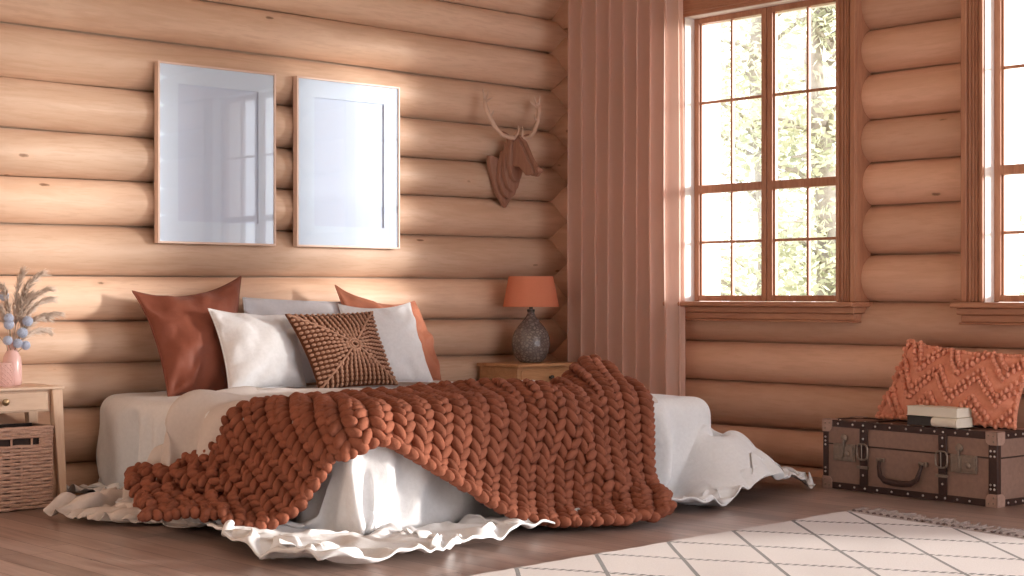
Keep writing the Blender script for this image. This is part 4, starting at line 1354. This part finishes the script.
for j in range(70):       # gathered rim of bobbles
    for s_, t_ in ((-1 + 2 * j / 69, .96), (-1 + 2 * j / 69, -.96)) + (((-.97, -1 + 2 * j / 69), (.97, -1 + 2 * j / 69)) if j % 2 else ()):
        p = osf(s_, t_); R = .012
        mb.blob(p + Vector((ro.uniform(-.004, .004), ro.uniform(-.004, .004), ro.uniform(-.004, .004))), Vector((R, 0, 0)), Vector((0, R, 0)), Vector((0, 0, R)), 6, 5)
mb.build('bobble_zigzag', M['wool_orange'], ocu, world=True, angle=0)

# ------------------------------------------------------------------ rug
def rug_mat():
    t = NT('cream_lattice_rug')
    uvn = t.new('ShaderNodeUVMap'); uvn.uv_map = 'uv'
    o = t.sep(uvn.outputs[0])
    P = .432; K = .205 / .295 * 1.0
    def fam(sgn):
        a = t.math('MULTIPLY_ADD', o[1], sgn * K, o[0])
        a = t.math('DIVIDE', a, P); f = t.math('FRACT', t.math('ADD', a, 20.5))
        return t.math('ABSOLUTE', t.math('SUBTRACT', f, .5))
    dA = fam(1); dB = fam(-1)
    wob = t.math('MULTIPLY', t.noise(t.mapping((1, 1, 1)), 60, 2), .006)
    dash = t.math('GREATER_THAN', t.math('SINE', t.math('MULTIPLY', o[1], 2 * PI / .030)), -.55)
    lA = t.math('MULTIPLY', t.math('LESS_THAN', t.math('ADD', dA, wob), .046), dash)
    lB = t.math('LESS_THAN', t.math('ADD', dB, wob), .028)
    ln = t.math('MAXIMUM', lA, lB)
    n = t.noise(t.mapping((1, 1, 1)), 120, 3, .7)
    n2 = t.noise(t.mapping((1, 1, 1)), 3, 2)
    base_ = t.mix(n, (.44, .38, .37), (.60, .54, .535))
    base_ = t.mix(t.math('MULTIPLY', n2, .25), base_, (.56, .48, .46))
    edge = t.math('GREATER_THAN', t.math('MULTIPLY', o[0], -1.0), -.018)
    col = t.mix(ln, base_, (.045, .024, .020))
    col = t.mix(edge, col, (.26, .19, .18))
    h = t.math('ADD', t.math('MULTIPLY', n, .5), t.math('MULTIPLY', ln, .5))
    return t.done(t.bsdf(col, .95, .1, normal=t.bump(h, .6, .006), Sheen_Weight=.2))
rug = empty('rug', (6.067, 4.358, 0), 0, 'cream rug with brown diamond lattice and fringe on the plank floor', 'rug')
C0 = Vector((6.067, 4.358, 0)); U = Vector((-2.319, -.105, 0)).normalized(); V = Vector((-.16, -.985, 0)).normalized()
LU, LV = 3.6, 2.6
m = MB(); m.uv = []
nu, nv = 120, 90
vs = []; fs = []
for j in range(nv + 1):
    for i in range(nu + 1):
        u = LU * i / nu; v = LV * j / nv
        p = C0 + U * u + V * v
        z = .010 + .0025 * noise.noise(Vector((u * 3, v * 3, 0)))
        if j == 0: p = p + V * (.003 * math.sin(u * 40))
        vs.append((p.x, p.y, z)); m.uv.append((u, v))
for j in range(nv):
    for i in range(nu):
        a = j * (nu + 1) + i; fs.append((a, a + 1, a + nu + 2, a + nu + 1))
ring = [i for i in range(nu + 1)] + [(j) * (nu + 1) + nu for j in range(1, nv + 1)] + [nv * (nu + 1) + i for i in range(nu - 1, -1, -1)] + [j * (nu + 1) for j in range(nv - 1, 0, -1)]
k0 = len(vs)
for r in ring:
    vs.append((vs[r][0], vs[r][1], .0)); m.uv.append(m.uv[r])
nr = len(ring)
for i in range(nr): fs.append((ring[i], ring[(i + 1) % nr], k0 + (i + 1) % nr, k0 + i))
m.add(vs, fs)
m.build('woven_field', rug_mat(), rug, world=True, angle=50)
m = MB(); rg = random.Random(4)
nf = 240
out = -U
for k in range(nf):
    v = LV * (k + .5) / nf
    p = C0 + V * v
    a = rg.uniform(-.35, .35); L = rg.uniform(.15, .23)
    d = (out * math.cos(a) + V * math.sin(a))
    pts_ = []
    for j in range(5):
        q = p + d * L * j / 4 + V * (.006 * math.sin(j * 1.7 + k)); pts_.append((q.x, q.y, .006 + .003 * math.sin(j * 2 + k * .7) * (j > 0)))
    m.tube(pts_, [.0055, .0045, .004, .0045, .003], 5)
for k in range(62):
    v = LV * (k + .5) / 62; p = C0 + V * v + out * .03
    m.blob(Vector((p.x, p.y, .009)), Vector((.011, 0, 0)), Vector((0, .010, 0)), Vector((0, 0, .009)), 6, 5, 1)
fr_ = m.build('fringe', [plain('fringe_yarn', (.33, .27, .25), .9, .1, 0, 60, .6), plain('fringe_knot', (.13, .09, .085), .9, .1)], rug, world=True, angle=0)
fr_['kind'] = 'stuff'

# ------------------------------------------------------------------ curtain
cu = empty('curtain', (6.96, 6.66, 0), 0, 'sheer salmon curtain hanging in folds beside the left window', 'curtain')
m = MB(); nu, nz = 260, 40
y0, y1 = 6.185, 7.155
vs = []; fs = []
for j in range(nz + 1):
    z = .012 + 2.99 * j / nz
    for i in range(nu + 1):
        u = i / nu
        ph = u * 2 * PI * 8.4 + .8 * noise.noise(Vector((u * 5, 0, z * .25)))
        amp = .050 * (1 - .25 * noise.noise(Vector((u * 7, 3, z * .4)))) * (.85 + .3 * (1 - z / 3))
        x = 6.978 + amp * math.sin(ph) + .008 * noise.noise(Vector((u * 9, z * .6, 4)))
        y = y0 + (y1 - y0) * u + .020 * math.sin(2 * ph + .6) + .006 * noise.noise(Vector((u * 12, z, 1)))
        vs.append((x, y, z))
for j in range(nz):
    for i in range(nu):
        a = j * (nu + 1) + i; fs.append((a, a + 1, a + nu + 2, a + nu + 1))
m.add(vs, fs); m.build('panel', M['curtain'], cu, world=True, angle=0, fixn=False)
m = MB(); m.tube([(6.955, 6.02, 3.03), (6.955, 7.25, 3.03)], .014, 12); m.blob(Vector((6.955, 6.0, 3.03)), Vector((.03, 0, 0)), Vector((0, .03, 0)), Vector((0, 0, .03)))
m.tube([(6.955, 6.12, 3.03), (7.16, 6.12, 3.03)], .008, 8); m.tube([(6.955, 7.2, 3.03), (7.16, 7.2, 3.03)], .008, 8)
m.build('rod', M['dark_metal'], cu, world=True)

# ------------------------------------------------------------------ outdoors
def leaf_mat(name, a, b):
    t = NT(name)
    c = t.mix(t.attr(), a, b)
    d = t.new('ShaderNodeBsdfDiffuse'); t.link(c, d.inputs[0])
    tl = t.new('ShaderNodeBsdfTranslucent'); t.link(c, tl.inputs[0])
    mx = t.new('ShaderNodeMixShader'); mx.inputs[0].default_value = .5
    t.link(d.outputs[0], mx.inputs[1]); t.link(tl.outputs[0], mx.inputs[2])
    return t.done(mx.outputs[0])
M['leaf'] = leaf_mat('glare_pale_leaves', (.46, .47, .33), (.72, .70, .54))  # overexposed outdoor glare is put into these pale leaf colours
M['bark'] = plain('bark', (.38, .33, .29), .9, .1, 0, 20, .4)
def tree(x, y, h, r, label, seed, nl=5200):
    rt_ = random.Random(seed)
    e = empty('tree', (x, y, -.6), 0, label, 'tree', 'trees beyond the windows')
    m = MB()
    m.tube([(x, y, -.6), (x + .05, y, h * .3), (x - .1, y + .1, h * .65), (x, y, h * .95)], [.16, .13, .09, .03], 8)
    tips = []
    for k in range(34):
        z = h * rt_.uniform(.12, .85); a = rt_.uniform(0, 2 * PI); L = r * rt_.uniform(.5, 1.0) * (1 - .35 * z / h)
        b = Vector((x, y, z)); e2 = b + Vector((math.cos(a) * L, math.sin(a) * L, L * rt_.uniform(.1, .5)))
        m.tube([b, (b + e2) / 2 + Vector((0, 0, .08)), e2], [.04, .025, .01], 5); tips += [(b + e2) / 2, e2, b + (e2 - b) * .75]
    m.build('trunk_and_branches', M['bark'], e, world=True, angle=0)
    m = MB()
    for k in range(nl):
        c = rt_.choice(tips) + Vector((rt_.gauss(0, .26), rt_.gauss(0, .26), rt_.gauss(0, .22)))
        a = Vector((rt_.gauss(0, 1), rt_.gauss(0, 1), rt_.gauss(0, 1))).normalized(); b = a.orthogonal().normalized()
        s = rt_.uniform(.035, .07)
        m.add([c - a * s, c + b * s * .5, c + a * s, c - b * s * .5], [(0, 1, 2, 3)], 0, rt_.random())
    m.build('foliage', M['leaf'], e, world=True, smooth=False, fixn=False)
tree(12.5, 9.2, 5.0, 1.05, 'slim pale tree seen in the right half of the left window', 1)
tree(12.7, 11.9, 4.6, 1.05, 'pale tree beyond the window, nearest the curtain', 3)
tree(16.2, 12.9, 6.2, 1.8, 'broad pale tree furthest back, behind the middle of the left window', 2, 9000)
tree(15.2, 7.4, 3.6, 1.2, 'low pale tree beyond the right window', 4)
m = MB(); m.box(7.6, 60, -30, 60, -.72, -.6)
tag(m.build('ground', plain('lawn', (.45, .50, .34), .9, .1, 0, 3, .3), smooth=False), 'pale lawn outside the windows', None, None, 'structure')

# ------------------------------------------------------------------ light
w = bpy.data.worlds.new('sky'); SC.world = w; w.use_nodes = True
bg = w.node_tree.nodes['Background']
bg.inputs[0].default_value = (.98, .97, 1.0, 1); bg.inputs[1].default_value = 2.2
sd = bpy.data.lights.new('sun', 'SUN'); sd.energy = 5.5; sd.angle = math.radians(10); sd.color = (1, .93, .84)
so = bpy.data.objects.new('sun', sd); COL.objects.link(so)
SUNDIR = Vector((-1.0, 1.0, -.15)).normalized()
so.rotation_euler = SUNDIR.to_track_quat('-Z', 'Y').to_euler()
so.location = (10, 0, 5)

# ------------------------------------------------------------------ camera
cd_ = bpy.data.cameras.new('camera'); cam = bpy.data.objects.new('camera', cd_); COL.objects.link(cam)
cam.location = (0, 0, 1.0)
ANG = math.atan2(1738, 1586)
cam.rotation_euler = (PI / 2, 0, ANG - PI / 2)
cd_.sensor_width = 36; cd_.lens = 36 * 1586 / 1024
cd_.shift_y = 8 / 1024
cd_.clip_start = .05; cd_.clip_end = 300
SC.camera = cam
SC.view_settings.view_transform = 'Standard'; SC.view_settings.look = 'None'
SC.view_settings.exposure = .85; SC.view_settings.gamma = 1
SC.view_settings.use_curve_mapping = False
SC.cycles.use_denoising = True
SC.cycles.max_bounces = 10; SC.cycles.transparent_max_bounces = 16
